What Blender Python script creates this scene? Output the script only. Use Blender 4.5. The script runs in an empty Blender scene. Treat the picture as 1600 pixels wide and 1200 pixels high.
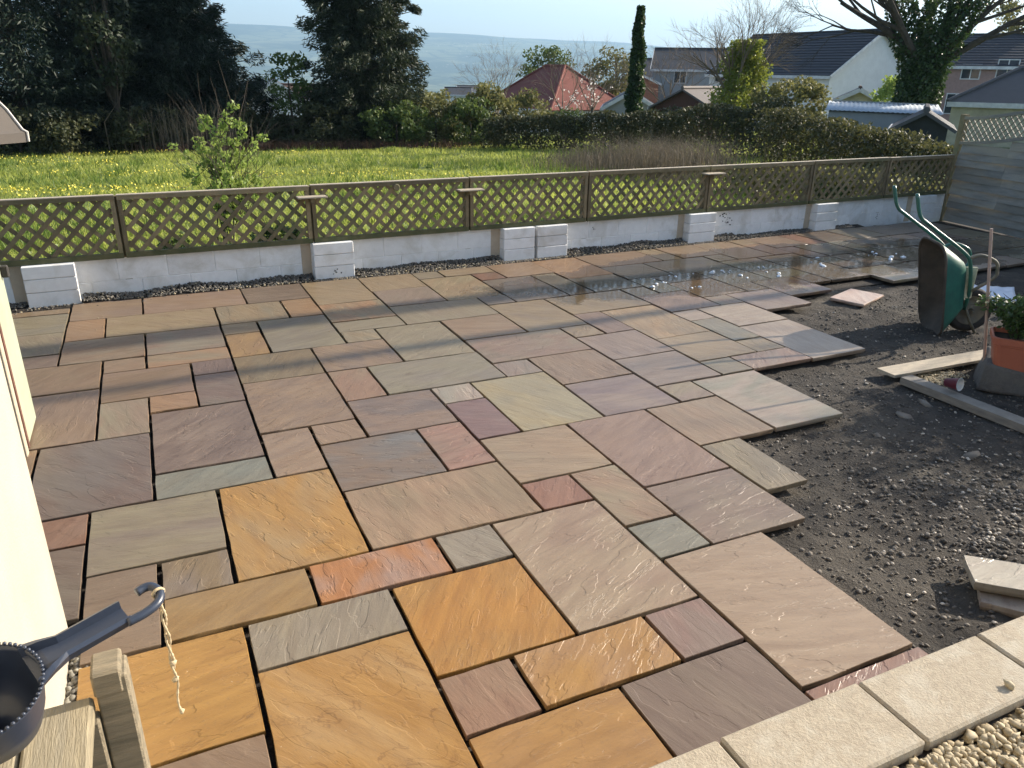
import bpy, bmesh, math, random
import numpy as np
from mathutils import Vector, Matrix, noise as mnoise
random.seed(7); rng = np.random.default_rng(7)
R = math.radians
sc = bpy.context.scene
COL = sc.collection
# ------------------------------------------------------------------ camera
EYE = 2.088
F_PX, PITCH, ROLL, YAW = 1205.7, 0.383906, 0.0152655, 0.437136
_f = Vector((math.sin(YAW)*math.cos(PITCH), math.cos(YAW)*math.cos(PITCH), -math.sin(PITCH)))
_r0 = Vector((math.cos(YAW), -math.sin(YAW), 0.0))
_u0 = _r0.cross(_f)
RIGHT = math.cos(ROLL)*_r0 + math.sin(ROLL)*_u0
UP = -math.sin(ROLL)*_r0 + math.cos(ROLL)*_u0
FWD = _f
cam_d = bpy.data.cameras.new('camera'); cam = bpy.data.objects.new('camera', cam_d); COL.objects.link(cam)
m = Matrix((RIGHT, UP, -FWD)).transposed().to_4x4(); m.translation = (0, 0, EYE); cam.matrix_world = m
cam_d.sensor_width = 36; cam_d.lens = 36*F_PX/1600; cam_d.clip_start = 0.05; cam_d.clip_end = 40000
sc.camera = cam
# ------------------------------------------------------------------ sky, sun, exposure
SUN_EL, SUN_AZ = R(25.5), R(88)          # azimuth measured from +Y towards +X
w = bpy.data.worlds.new('World'); sc.world = w; w.use_nodes = True
nt = w.node_tree; bg = nt.nodes['Background']
sky = nt.nodes.new('ShaderNodeTexSky'); sky.sky_type = 'NISHITA'; sky.sun_disc = False
sky.sun_elevation = SUN_EL; sky.sun_rotation = SUN_AZ; sky.air_density = 1.0; sky.dust_density = 2.2; sky.ozone_density = 1.2
nt.links.new(sky.outputs[0], bg.inputs[0]); bg.inputs[1].default_value = 0.12
sd = bpy.data.lights.new('sun', 'SUN'); sd.energy = 5.0; sd.angle = R(0.55); sd.color = (1.0, 0.9, 0.76)
so = bpy.data.objects.new('sun', sd); COL.objects.link(so)
TOSUN = Vector((math.sin(SUN_AZ)*math.cos(SUN_EL), math.cos(SUN_AZ)*math.cos(SUN_EL), math.sin(SUN_EL)))
so.rotation_euler = TOSUN.to_track_quat('Z', 'Y').to_euler()
sc.view_settings.view_transform = 'Standard'; sc.view_settings.look = 'None'; sc.view_settings.gamma = 1.0
sc.view_settings.exposure = 1.03
# ------------------------------------------------------------------ helpers
def px(x, y, X=None, Y=None, z=None, D=None):
    """point seen at photo pixel x,y on the plane X=, Y=, z= or at ground distance D="""
    d = FWD + RIGHT*((x-800)/F_PX) - UP*((y-600)/F_PX)
    if X is not None: t = X/d.x
    elif Y is not None: t = Y/d.y
    elif z is not None: t = (z-EYE)/d.z
    else: t = D/math.hypot(d.x, d.y)
    return Vector((d.x*t, d.y*t, EYE+d.z*t))
def view_axes(x):
    p = px(x, 120, D=1.0); v = Vector((p.x, p.y, 0)).normalized(); return Vector((v.y, -v.x, 0)), v
def tag(o, label=None, cat=None, group=None, kind=None):
    if label: o['label'] = label
    if cat: o['category'] = cat
    if group: o['group'] = group
    if kind: o['kind'] = kind
    return o
def empty(name, loc=(0, 0, 0), rz=0.0, **k):
    o = bpy.data.objects.new(name, None); COL.objects.link(o); o.location = loc; o.rotation_euler = (0, 0, rz); o.empty_display_size = .1
    return tag(o, **k)
def raw(name, verts, faces, mat, parent=None, smooth=False, **k):
    me = bpy.data.meshes.new(name)
    if isinstance(verts, np.ndarray):
        nv = len(verts); fc = np.asarray(faces, dtype=np.int32); n, c = fc.shape
        me.vertices.add(nv); me.vertices.foreach_set('co', verts.astype(np.float32).ravel())
        me.loops.add(n*c); me.loops.foreach_set('vertex_index', fc.ravel())
        me.polygons.add(n); me.polygons.foreach_set('loop_start', np.arange(0, n*c, c, dtype=np.int32))
        me.update(calc_edges=True); me.validate()
    else:
        me.from_pydata(verts, [], faces); me.update()
    if mat: me.materials.append(mat)
    if smooth: me.polygons.foreach_set('use_smooth', [True]*len(me.polygons))
    o = bpy.data.objects.new(name, me); COL.objects.link(o)
    if parent: o.parent = parent
    return tag(o, **k)
class MB:
    """collects shapes for ONE mesh"""
    def __init__(s): s.v = []; s.f = []
    def add(s, v, f):
        b = len(s.v); s.v += [tuple(q) for q in v]; s.f += [tuple(b+i for i in q) for q in f]; return s
    def box(s, lo, hi, mtx=None, taper=1.0):
        cx, cy = (lo[0]+hi[0])/2, (lo[1]+hi[1])/2
        vs = []
        for z, t in ((lo[2], 1), (hi[2], taper)):
            for x, y in ((lo[0], lo[1]), (hi[0], lo[1]), (hi[0], hi[1]), (lo[0], hi[1])):
                vs.append(Vector((cx+(x-cx)*t, cy+(y-cy)*t, z)))
        if mtx: vs = [mtx @ v for v in vs]
        return s.add(vs, [(3, 2, 1, 0), (4, 5, 6, 7), (0, 1, 5, 4), (1, 2, 6, 5), (2, 3, 7, 6), (3, 0, 4, 7)])
    def cbox(s, lo, hi, c=0.006, mtx=None):
        """box with chamfered edges"""
        bm = bmesh.new(); bmesh.ops.create_cube(bm, size=1)
        for v in bm.verts: v.co = Vector([(lo[i]+hi[i])/2+v.co[i]*(hi[i]-lo[i]) for i in range(3)])
        bmesh.ops.bevel(bm, geom=bm.edges[:], offset=c, segments=1, affect='EDGES')
        bm.verts.index_update()
        vs = [(mtx @ v.co if mtx else v.co.copy()) for v in bm.verts]; fs = [[v.index for v in f.verts] for f in bm.faces]
        bm.free(); return s.add(vs, fs)
    def bar(s, p, q, wd, th, up=Vector((0, 0, 1))):
        """square bar from p to q; wd across, th along up"""
        p, q = Vector(p), Vector(q); d = (q-p).normalized(); a = d.cross(up).normalized(); b = a.cross(d).normalized()
        vs = []
        for c in (p, q):
            for i, j in ((-1, -1), (1, -1), (1, 1), (-1, 1)): vs.append(c+a*(i*wd/2)+b*(j*th/2))
        return s.add(vs, [(0, 1, 2, 3), (7, 6, 5, 4), (0, 4, 5, 1), (1, 5, 6, 2), (2, 6, 7, 3), (3, 7, 4, 0)])
    def tube(s, pts, r, n=8, cap=True):
        pts = [Vector(p) for p in pts]; rs = r if isinstance(r, (list, tuple)) else [r]*len(pts)
        vs = []; fs = []; ref = Vector((0.31, 0.17, 0.93))
        for i, p in enumerate(pts):
            d = (pts[min(i+1, len(pts)-1)]-pts[max(i-1, 0)]).normalized()
            a = d.cross(ref)
            if a.length < .05: a = d.cross(Vector((1, 0, 0)))
            a.normalize(); b = d.cross(a)
            for k in range(n):
                t = 2*math.pi*k/n; vs.append(p+(a*math.cos(t)+b*math.sin(t))*rs[i])
        for i in range(len(pts)-1):
            for k in range(n): fs.append((i*n+k, i*n+(k+1) % n, (i+1)*n+(k+1) % n, (i+1)*n+k))
        if cap: fs += [tuple(range(n-1, -1, -1)), tuple(range((len(pts)-1)*n, len(pts)*n))]
        return s.add(vs, fs)
    def lathe(s, prof, n=24, mtx=None):
        vs = []; fs = []
        for r, z in prof:
            for k in range(n):
                t = 2*math.pi*k/n; v = Vector((r*math.cos(t), r*math.sin(t), z)); vs.append(mtx @ v if mtx else v)
        for i in range(len(prof)-1):
            for k in range(n): fs.append((i*n+k, i*n+(k+1) % n, (i+1)*n+(k+1) % n, (i+1)*n+k))
        return s.add(vs, fs)
    def build(s, name, mat, parent=None, smooth=False, **k): return raw(name, s.v, s.f, mat, parent, smooth, **k)
def smooth_path(pts, n=6):
    """Catmull-Rom through pts"""
    P = [Vector(p) for p in pts]; P = [2*P[0]-P[1]]+P+[2*P[-1]-P[-2]]; out = []
    for i in range(1, len(P)-2):
        for k in range(n):
            t = k/n; a, b, c, d = P[i-1:i+3]
            out.append(.5*((2*b)+(c-a)*t+(2*a-5*b+4*c-d)*t*t+(3*b-a-3*c+d)*t**3))
    return out+[P[-2]]
# ------------------------------------------------------------------ materials
class NT:
    def __init__(s, name):
        s.m = bpy.data.materials.new(name); s.m.use_nodes = True; s.t = s.m.node_tree; s.b = s.t.nodes['Principled BSDF']; s.out = s.t.nodes['Material Output']
    def n(s, t, **k):
        o = s.t.nodes.new('ShaderNode'+t)
        for a, b in k.items():
            if a.startswith('i_'): o.inputs[a[2:].replace('_', ' ')].default_value = b
            else: setattr(o, a, b)
        return o
    def l(s, a, b): s.t.links.new(a, b)
    def noise(s, vec, scale, detail=4, rough=.55, dist=0.0):
        o = s.n('TexNoise'); o.inputs['Scale'].default_value = scale; o.inputs['Detail'].default_value = detail
        o.inputs['Roughness'].default_value = rough; o.inputs['Distortion'].default_value = dist
        if vec is not None: s.l(vec, o.inputs['Vector'])
        return o.outputs['Fac']
    def ramp(s, fac, stops):
        o = s.n('ValToRGB'); e = o.color_ramp.elements
        while len(e) < len(stops): e.new(.5)
        for q, (p, c) in zip(e, stops):
            q.position = p; q.color = (c, c, c, 1) if isinstance(c, (int, float)) else (*c, 1)
        s.l(fac, o.inputs[0]); return o.outputs[0]
    def mix(s, fac, a, b, mode='MIX'):
        o = s.n('Mix', data_type='RGBA', blend_type=mode)
        for sock, v in ((o.inputs[0], fac), (o.inputs[6], a), (o.inputs[7], b)):
            if hasattr(v, 'is_output'): s.l(v, sock)
            else: sock.default_value = v if isinstance(v, (int, float)) else (*v, 1)
        return o.outputs[2]
    def math(s, op, a, b=None, clamp=False):
        o = s.n('Math', operation=op, use_clamp=clamp)
        for i, v in enumerate((a, b)):
            if v is None: continue
            if hasattr(v, 'is_output'): s.l(v, o.inputs[i])
            else: o.inputs[i].default_value = v
        return o.outputs[0]
    def coord(s, kind='Object'): return s.n('TexCoord').outputs[kind]
    def mapv(s, vec, scale=(1, 1, 1), loc=(0, 0, 0)):
        o = s.n('Mapping'); o.inputs['Scale'].default_value = scale; o.inputs['Location'].default_value = loc; s.l(vec, o.inputs[0]); return o.outputs[0]
    def bump(s, h, strength=.3, dist=.01, prev=None):
        o = s.n('Bump'); o.inputs['Strength'].default_value = strength; o.inputs['Distance'].default_value = dist; s.l(h, o.inputs['Height'])
        if prev is not None: s.l(prev, o.inputs['Normal'])
        return o.outputs[0]
    def done(s, col=None, rough=.7, nrm=None, spec=.5, metal=0.0):
        if col is not None:
            if hasattr(col, 'is_output'): s.l(col, s.b.inputs['Base Color'])
            else: s.b.inputs['Base Color'].default_value = (*col, 1)
        if hasattr(rough, 'is_output'): s.l(rough, s.b.inputs['Roughness'])
        else: s.b.inputs['Roughness'].default_value = rough
        if nrm is not None: s.l(nrm, s.b.inputs['Normal'])
        s.b.inputs['Specular IOR Level'].default_value = spec; s.b.inputs['Metallic'].default_value = metal
        return s.m
def plain(name, c1, c2=None, scale=8, rough=.7, bump=.15, bscale=None, stretch=(1, 1, 1), spec=.4, metal=0.0, dist=.01, c3=None, kind='Object'):
    q = NT(name); v = q.mapv(q.coord(kind), stretch); c2 = c2 or tuple(x*.7 for x in c1)
    col = q.mix(q.ramp(q.noise(v, scale, 6, .6), [(.32, 0.0), (.68, 1.0)]), c1, c2)
    if c3: col = q.mix(q.ramp(q.noise(v, scale*.23, 4, .6, .6), [(.5, 0.0), (.7, 1.0)]), col, c3)
    nb = q.bump(q.noise(v, bscale or scale*5, 5, .65), bump, dist)
    return q.done(col, rough, nb, spec, metal)
def vary(m, lo=.72, hi=1.22):
    t = m.node_tree; b = t.nodes['Principled BSDF']; src = b.inputs['Base Color'].links[0].from_socket
    oi = t.nodes.new('ShaderNodeObjectInfo'); mr = t.nodes.new('ShaderNodeMapRange'); mr.inputs[3].default_value = lo; mr.inputs[4].default_value = hi; t.links.new(oi.outputs['Random'], mr.inputs[0])
    mx = t.nodes.new('ShaderNodeVectorMath'); mx.operation = 'SCALE'; t.links.new(src, mx.inputs[0]); t.links.new(mr.outputs[0], mx.inputs['Scale']); t.links.new(mx.outputs[0], b.inputs['Base Color']); return m
def leafmat(name, c1, c2, trans=.35, rough=.5, zone=.8):
    q = NT(name); g = q.n('NewGeometry'); rnd = g.outputs['Random Per Island']
    low = q.noise(q.coord(), zone, 3, .6)
    fac = q.math('ADD', q.math('MULTIPLY', rnd, .6), q.math('MULTIPLY', q.math('SUBTRACT', low, .3), 1.0), True)
    col = q.mix(fac, c1, c2)
    q.done(col, rough, None, .35)
    if trans > 0:
        t = q.n('BsdfTranslucent'); q.l(q.mix(.5, col, tuple(min(1, x*1.6) for x in c2)), t.inputs[0])
        mx = q.n('MixShader'); mx.inputs[0].default_value = trans; q.l(q.b.outputs[0], mx.inputs[1]); q.l(t.outputs[0], mx.inputs[2]); q.l(mx.outputs[0], q.out.inputs[0])
    return q.m
def slab_material():
    q = NT('riven_sandstone'); oi = q.n('ObjectInfo'); co = q.coord()
    at = q.n('Attribute', attribute_type='OBJECT', attribute_name='second_colour'); gr = q.n('Attribute', attribute_type='OBJECT', attribute_name='grain')
    off = q.n('VectorMath', operation='SCALE'); cb = q.n('CombineXYZ'); q.l(oi.outputs['Random'], cb.inputs[0]); q.l(oi.outputs['Random'], cb.inputs[1]); q.l(cb.outputs[0], off.inputs[0]); off.inputs['Scale'].default_value = 37.0
    ad = q.n('VectorMath', operation='ADD'); q.l(co, ad.inputs[0]); q.l(off.outputs[0], ad.inputs[1])
    ro = q.n('VectorRotate', rotation_type='Z_AXIS'); q.l(ad.outputs[0], ro.inputs['Vector']); q.l(gr.outputs['Fac'], ro.inputs['Angle']); v = ro.outputs[0]
    grain = q.mapv(v, (1, 5.5, 1)); fine = q.mapv(v, (1, 7, 1))
    # colour: broad zones, bedding streaks, flecks
    zone = q.ramp(q.noise(q.mapv(v, (1, 1.9, 1)), 1.7, 3, .5, .9), [(.4, 0.0), (.66, 1.0)])
    c = q.mix(zone, oi.outputs['Color'], at.outputs['Color'])
    c = q.mix(q.math('MULTIPLY', q.ramp(q.noise(grain, 3.2, 5, .6, .5), [(.38, 0.0), (.72, 1.0)]), .55), c, q.mix(1.0, c, (.6, .53, .5), 'MULTIPLY'))
    c = q.mix(q.math('MULTIPLY', q.ramp(q.noise(fine, 9, 6, .7), [(.45, 0.0), (.75, 1.0)]), .3), c, q.mix(1.0, c, (1.32, 1.28, 1.22), 'MULTIPLY'))
    c = q.mix(q.math('MULTIPLY', q.ramp(q.noise(v, 60, 3, .6), [(.58, 0.0), (.72, 1.0)]), .25), c, (.09, .08, .07))
    vn = q.noise(q.mapv(v, (1, 2.2, 1)), 2.2, 5, .55, 1.4); vl = q.math('ABSOLUTE', q.math('SUBTRACT', vn, .5))
    c = q.mix(q.math('MULTIPLY', q.ramp(vl, [(.0, 1.0), (.012, 0.0)]), q.ramp(q.noise(v, 1.4, 2, .5), [(.5, 0.0), (.62, .45)])), c, q.mix(1.0, c, (.4, .3, .26), 'MULTIPLY'))
    # scattered mortar crumbs / pale dust
    c = q.mix(q.ramp(q.noise(v, 42, 2, .5), [(.765, 0.0), (.79, .6)]), c, (.6, .53, .42))
    # relief: broad undulation, riven ledges, fine grain
    big = q.noise(q.mapv(v, (1, 3.0, 1)), 2.3, 4, .5, .25)
    st = q.math('MULTIPLY', big, 4.6); fl = q.math('FLOOR', st); fr = q.math('SUBTRACT', st, fl)
    step = q.math('ADD', fl, q.ramp(fr, [(.0, 0.0), (.93, .08), (.985, 1.0)]))
    led = q.noise(q.mapv(v, (1, 3.8, 1)), 2.8, 7, .62, .45); lst = q.math('MULTIPLY', led, 5.0); lfl = q.math('FLOOR', lst)
    lstep = q.math('ADD', lfl, q.ramp(q.math('SUBTRACT', lst, lfl), [(.0, 0.0), (.92, .15), (.985, 1.0)]))
    amt = q.n('Attribute', attribute_type='OBJECT', attribute_name='riven')
    h = q.math('ADD', q.math('MULTIPLY', step, .8), q.math('MULTIPLY', lstep, .45))
    h = q.math('MULTIPLY', h, amt.outputs['Fac'])
    b1 = q.bump(h, .55, .004)
    b2 = q.bump(q.noise(q.mapv(v, (1, 6, 1)), 5, 8, .72), .42, .006, b1)
    b3 = q.bump(q.noise(v, 85, 4, .6), .3, .0015, b2)
    # wet patch where water stands on the far slabs (world position)
    wp = q.n('NewGeometry').outputs['Position']
    mp = q.mapv(wp, (.36, 1.15, 1), (-6.1*.36, -6.95*1.15, 0))
    ln = q.n('VectorMath', operation='LENGTH'); q.l(mp, ln.inputs[0])
    wet = q.math('SUBTRACT', 1.12, q.math('ADD', ln.outputs['Value'], q.math('MULTIPLY', q.math('SUBTRACT', q.noise(wp, 1.6, 5, .6), .5), 1.1)))
    wet = q.ramp(wet, [(.0, 0.0), (.16, 1.0)])
    mp2 = q.mapv(wp, (.38, .9, 1), (-8.7*.38, -6.8*.9, 0)); l2 = q.n('VectorMath', operation='LENGTH'); q.l(mp2, l2.inputs[0])
    wet2 = q.ramp(q.math('SUBTRACT', .8, q.math('ADD', l2.outputs['Value'], q.math('MULTIPLY', q.math('SUBTRACT', q.noise(wp, 2.1, 4, .6), .5), 1.3))), [(.0, 0.0), (.2, 1.0)])
    wet = q.math('MAXIMUM', wet, wet2)
    c = q.mix(wet, c, q.mix(1.0, c, (.5, .5, .5), 'MULTIPLY'))
    rough = q.math('SUBTRACT', q.math('ADD', .3, q.math('MULTIPLY', q.noise(v, 5, 3, .5), .2)), q.math('MULTIPLY', wet, .4))
    rough = q.math('MAXIMUM', rough, .11)
    q.done(c, rough, None, .5)
    mixn = q.n('Mix', data_type='VECTOR'); q.l(wet, mixn.inputs[0]); q.l(b3, mixn.inputs[4]); q.l(q.bump(q.noise(wp, 9, 3, .5), .12, .004), mixn.inputs[5])
    nn = q.n('VectorMath', operation='NORMALIZE'); q.l(mixn.outputs[1], nn.inputs[0]); q.l(nn.outputs[0], q.b.inputs['Normal'])
    return q.m
MAT = {}
MAT['slab'] = slab_material()
MAT['bed'] = plain('mortar_bed', (.045, .036, .028), (.02, .016, .013), 30, .95, .8, 60, dist=.02)
MAT['soil'] = plain('dark_soil', (.075, .064, .052), (.034, .03, .026), 5, .95, 1.0, 55, dist=.03, c3=(.11, .094, .073))
MAT['stone_dark'] = leafmat('dark_stones', (.045, .04, .035), (.24, .21, .175), 0, .9)
MAT['stone_pale'] = leafmat('pale_gravel', (.3, .23, .13), (.5, .43, .3), 0, .75)
MAT['gravel_mix'] = leafmat('drain_gravel', (.05, .046, .042), (.2, .18, .15), 0, .9)
MAT['field'] = plain('field_ground', (.13, .175, .04), (.075, .115, .024), 2.2, .95, .6, 20, c3=(.2, .2, .06), dist=.05)
MAT['grass'] = leafmat('grass_blades', (.085, .14, .02), (.4, .43, .1), .5, .5, .5)
MAT['tuft'] = leafmat('grass_tuft', (.04, .085, .016), (.18, .25, .045), .4, .55, .4)
MAT['flower'] = plain('yellow_petals', (.8, .7, .1), (.7, .58, .08), 5, .6, 0)
MAT['white_paint'] = plain('white_masonry_paint', (.85, .845, .83), (.78, .775, .76), 14, .75, .35, 90, dist=.006, c3=(.64, .62, .57))
MAT['render'] = plain('cream_render', (.46, .415, .33), (.4, .36, .285), 3, .85, .5, 90, dist=.006, c3=(.37, .335, .265))
MAT['trellis'] = plain('weathered_trellis', (.25, .19, .11), (.155, .125, .07), 9, .85, .5, 40, (1, 1, 1), dist=.006, c3=(.13, .13, .065))
MAT['trellis_low'] = plain('mossy_rail', (.13, .12, .06), (.07, .08, .034), 7, .9, .5, 40, dist=.006)
MAT['grey_wood'] = plain('grey_fence_wood', (.3, .28, .24), (.21, .2, .17), 4, .85, .35, 24, (1, 1, 5), dist=.005, c3=(.34, .3, .225))
MAT['old_wood'] = plain('old_grey_wood', (.33, .27, .18), (.17, .145, .1), 5, .85, .7, 22, (1, 9, 9), dist=.01, c3=(.2, .18, .13))
MAT['old_wood_y'] = plain('old_grey_plank', (.38, .32, .21), (.2, .17, .115), 6, .85, .7, 22, (11, 1, 9), dist=.01, c3=(.25, .22, .16))
MAT['grey_board'] = plain('grey_weathered_board', (.26, .235, .2), (.17, .155, .135), 5, .85, .5, 22, (2, 2, 9), dist=.006)
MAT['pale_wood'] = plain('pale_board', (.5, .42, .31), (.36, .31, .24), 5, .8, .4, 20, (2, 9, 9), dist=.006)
MAT['coping'] = plain('reconstituted_stone', (.43, .365, .27), (.34, .285, .21), 45, .85, .8, 120, dist=.006, c3=(.45, .4, .315))
MAT['concrete'] = plain('rough_concrete', (.16, .145, .125), (.11, .1, .09), 12, .95, .8, 45, dist=.02)
MAT['terracotta'] = plain('terracotta_plastic', (.43, .135, .075), (.36, .11, .065), 5, .55, .1, 60, dist=.003)
MAT['potsoil'] = plain('pot_soil', (.03, .022, .016), (.015, .011, .009), 30, .95, .8, 60)
MAT['green_tub'] = plain('green_barrow_paint', (.025, .15, .11), (.018, .1, .078), 9, .45, .2, 40, dist=.004, c3=(.17, .165, .11))
MAT['tub_inside'] = plain('cement_caked_tub', (.1, .085, .068), (.055, .048, .04), 7, .9, .7, 40, dist=.01)
MAT['tube_green'] = plain('green_tube', (.02, .13, .1), (.03, .1, .08), 10, .3, .05, 50, spec=.6)
MAT['tube_worn'] = plain('muddy_tube', (.2, .18, .13), (.1, .1, .075), 14, .6, .2, 60)
MAT['rubber'] = plain('dusty_rubber', (.05, .045, .04), (.03, .028, .026), 12, .85, .3, 60)
MAT['rim'] = plain('wheel_rim', (.2, .175, .12), (.1, .09, .07), 9, .6, .2, 50)
MAT['navy'] = plain('navy_plastic', (.032, .042, .066), (.026, .034, .054), 4, .33, .06, 80, spec=.6, dist=.003)
MAT['twine'] = plain('jute_twine', (.6, .48, .31), (.42, .33, .2), 80, .9, .6, 300, dist=.002)
MAT['cup_out'] = plain('maroon_card', (.14, .02, .035), None, 8, .5, 0); MAT['cup_in'] = plain('white_card', (.75, .73, .68), None, 8, .5, 0)
MAT['sheet'] = plain('blue_white_sheet', (.55, .62, .72), (.36, .46, .6), 5, .4, .5, 12, dist=.02)
MAT['canvas'] = plain('taupe_canvas', (.12, .104, .09), (.1, .088, .078), 3, .9, .2, 200, dist=.002)
MAT['piping'] = plain('pale_piping', (.68, .64, .58), None, 5, .7, 0)
MAT['sage'] = plain('sage_painted_board', (.36, .38, .28), (.3, .33, .23), 3, .7, .15, 40, c3=(.22, .26, .16))
MAT['bark'] = plain('bark', (.085, .068, .05), (.045, .037, .028), 8, .95, .8, 30, dist=.02)
MAT['twig'] = plain('pale_twigs', (.24, .18, .12), (.15, .115, .08), 6, .9, 0)
MAT['conifer'] = leafmat('conifer_leaf', (.006, .015, .01), (.02, .036, .018), .1, .6, .25)
MAT['conifer2'] = leafmat('conifer_leaf_grey', (.009, .021, .011), (.05, .064, .028), .15, .6, .3)
MAT['ivy'] = leafmat('ivy_leaf', (.012, .035, .01), (.06, .1, .026), .25, .42, .6)
MAT['ivy_yellow'] = leafmat('ivy_leaf_yellow', (.035, .075, .016), (.3, .33, .05), .4, .35, .45)
MAT['spring'] = leafmat('spring_leaf', (.1, .17, .025), (.32, .4, .1), .45, .45, .8)
MAT['bush'] = leafmat('bush_leaf', (.035, .07, .018), (.12, .16, .04), .3, .55, .5)
MAT['olive'] = leafmat('olive_leaf', (.07, .085, .028), (.2, .19, .065), .3, .6, .5)
MAT['hedge'] = leafmat('hedge_leaf', (.022, .036, .014), (.085, .085, .034), .2, .6, .5)
MAT['hedge2'] = leafmat('ivy_hedge_leaf', (.014, .026, .012), (.12, .115, .04), .25, .6, 1.1)
MAT['cobble'] = plain('cobble', (.2, .18, .15), (.12, .105, .09), 14, .9, .6, 60)
MAT['dry'] = leafmat('dry_stems', (.055, .045, .033), (.2, .165, .115), .2, .8, .6)
MAT['bramble'] = leafmat('brown_bramble', (.055, .03, .02), (.13, .075, .045), .2, .8, .5)
MAT['blossom'] = leafmat('magnolia_petals', (.6, .5, .45), (.78, .7, .64), .4, .5, .5)
MAT['shrub'] = leafmat('pot_shrub_leaf', (.018, .045, .016), (.075, .13, .04), .25, .4, 6)
MAT['white_blobs'] = plain('white_blob', (.8, .84, .88), (.7, .75, .8), 30, .25, .2, 60)
vary(MAT['trellis'], .7, 1.3); vary(MAT['grey_wood'], .78, 1.12); vary(MAT['white_paint'], .93, 1.03); vary(MAT['coping'], .9, 1.08)
# ------------------------------------------------------------------ terrain
def zfield(X, Y): return -0.13-0.036*max(0.0, Y-8.6)
def sheet(name, x0, x1, y0, y1, nx, ny, zf, mat, **k):
    xs = np.linspace(x0, x1, nx); ys = np.linspace(y0, y1, ny); V = np.array([(x, y, zf(x, y)) for y in ys for x in xs])
    i = np.arange(nx-1)[None, :]+np.arange(ny-1)[:, None]*nx; Fc = np.stack([i, i+1, i+nx+1, i+nx], -1).reshape(-1, 4)
    return raw(name, V, Fc, mat, None, True, **k)
def soil_z(x, y):
    p = Vector((x, y, 0)); h = -.07+.022*mnoise.noise(p*1.3)+.016*mnoise.noise(p*5)+.012*mnoise.noise(p*14)+.006*mnoise.noise(p*31)
    return h
sheet('soil', 1.6, 11.9, 1.12, 7.0, 320, 190, soil_z, MAT['soil'], kind='structure')
# valley and hills: a sheet reaching past the ridge
def ground_mat():
    q = NT('valley_fields'); p = q.n('NewGeometry').outputs['Position']
    vo = q.n('TexVoronoi', feature='F1'); vo.inputs['Scale'].default_value = 1/210; q.l(p, vo.inputs['Vector'])
    c = q.mix(vo.outputs['Color'], (.08, .105, .045), (.16, .17, .085))
    ed = q.n('TexVoronoi', feature='DISTANCE_TO_EDGE'); ed.inputs['Scale'].default_value = 1/210; q.l(p, ed.inputs['Vector'])
    c = q.mix(q.ramp(ed.outputs['Distance'], [(.03, 1.0), (.07, 0.0)]), c, (.02, .035, .014))
    c = q.mix(q.ramp(q.noise(p, 1/600, 5, .6), [(.47, 0.0), (.55, 1.0)]), c, (.022, .04, .016))
    vh = q.n('TexVoronoi'); vh.inputs['Scale'].default_value = 1/45; q.l(p, vh.inputs['Vector'])
    c = q.mix(q.math('MULTIPLY', q.ramp(vh.outputs['Distance'], [(.1, 1.0), (.16, 0.0)]), q.ramp(q.noise(p, 1/700, 3, .5), [(.5, 0.0), (.6, 1.0)])), c, (.5, .47, .43))
    return q.done(c, .95, None, .1)
MAT['ground'] = ground_mat()
def ridge_el(az):       # elevation of the far ridge as seen from the house, against azimuth
    return np.interp(az, [-60, -8, 6, 17.5, 24, 32, 36, 55, 100], [2.5, 2.62, 2.55, 2.4, 2.15, 1.9, 1.55, 1.2, 1.2])
def ground_z(X, Y):
    r = math.hypot(X, Y); az = math.degrees(math.atan2(X, Y))
    if Y < 8.6 or r < 9: return -.25
    z = zfield(X, Y)
    if r > 44: z = zfield(X, min(Y, 40))-.05*(min(r, 160)-44)-.028*max(0, min(r, 2200)-160)
    e = ridge_el(az)
    if r > 3300:
        top = 7600*math.tan(math.radians(e)); t = min(1, (r-3300)/4300); t = t*t*(3-2*t)
        z = z*(1-t)+top*t+(28*mnoise.noise(Vector((X/900, Y/900, 0)))+10*mnoise.noise(Vector((X/240, Y/240, 2))))*t*.7
    else: z += 6*mnoise.noise(Vector((X/500, Y/500, 0)))*min(1, max(0, r-300)/800)
    if r > 7700: z -= (r-7700)*.12
    return z
rr = np.concatenate([np.linspace(6, 60, 28), np.geomspace(64, 3300, 40), np.linspace(3450, 8300, 46)]); aa = np.radians(np.linspace(-75, 125, 180))
V = np.array([(r*math.sin(a), r*math.cos(a), ground_z(r*math.sin(a), r*math.cos(a))) for r in rr for a in aa])
i = np.arange(len(aa)-1)[None, :]+np.arange(len(rr)-1)[:, None]*len(aa)
raw('ground', V, np.stack([i, i+len(aa), i+len(aa)+1, i+1], -1).reshape(-1, 4), MAT['ground'], None, True, kind='structure')
sheet('field', -16, 48, 8.55, 41, 130, 90, lambda x, y: zfield(x, y)+.05+.05*mnoise.noise(Vector((x*.6, y*.6, 0))), MAT['field'], kind='structure')
# base ground around the house and under the patio
raw('yard_base', [(-14, -8, -.3), (16, -8, -.3), (16, 8.6, -.3), (-14, 8.6, -.3)], [(0, 1, 2, 3)], MAT['soil'], kind='structure')
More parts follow.
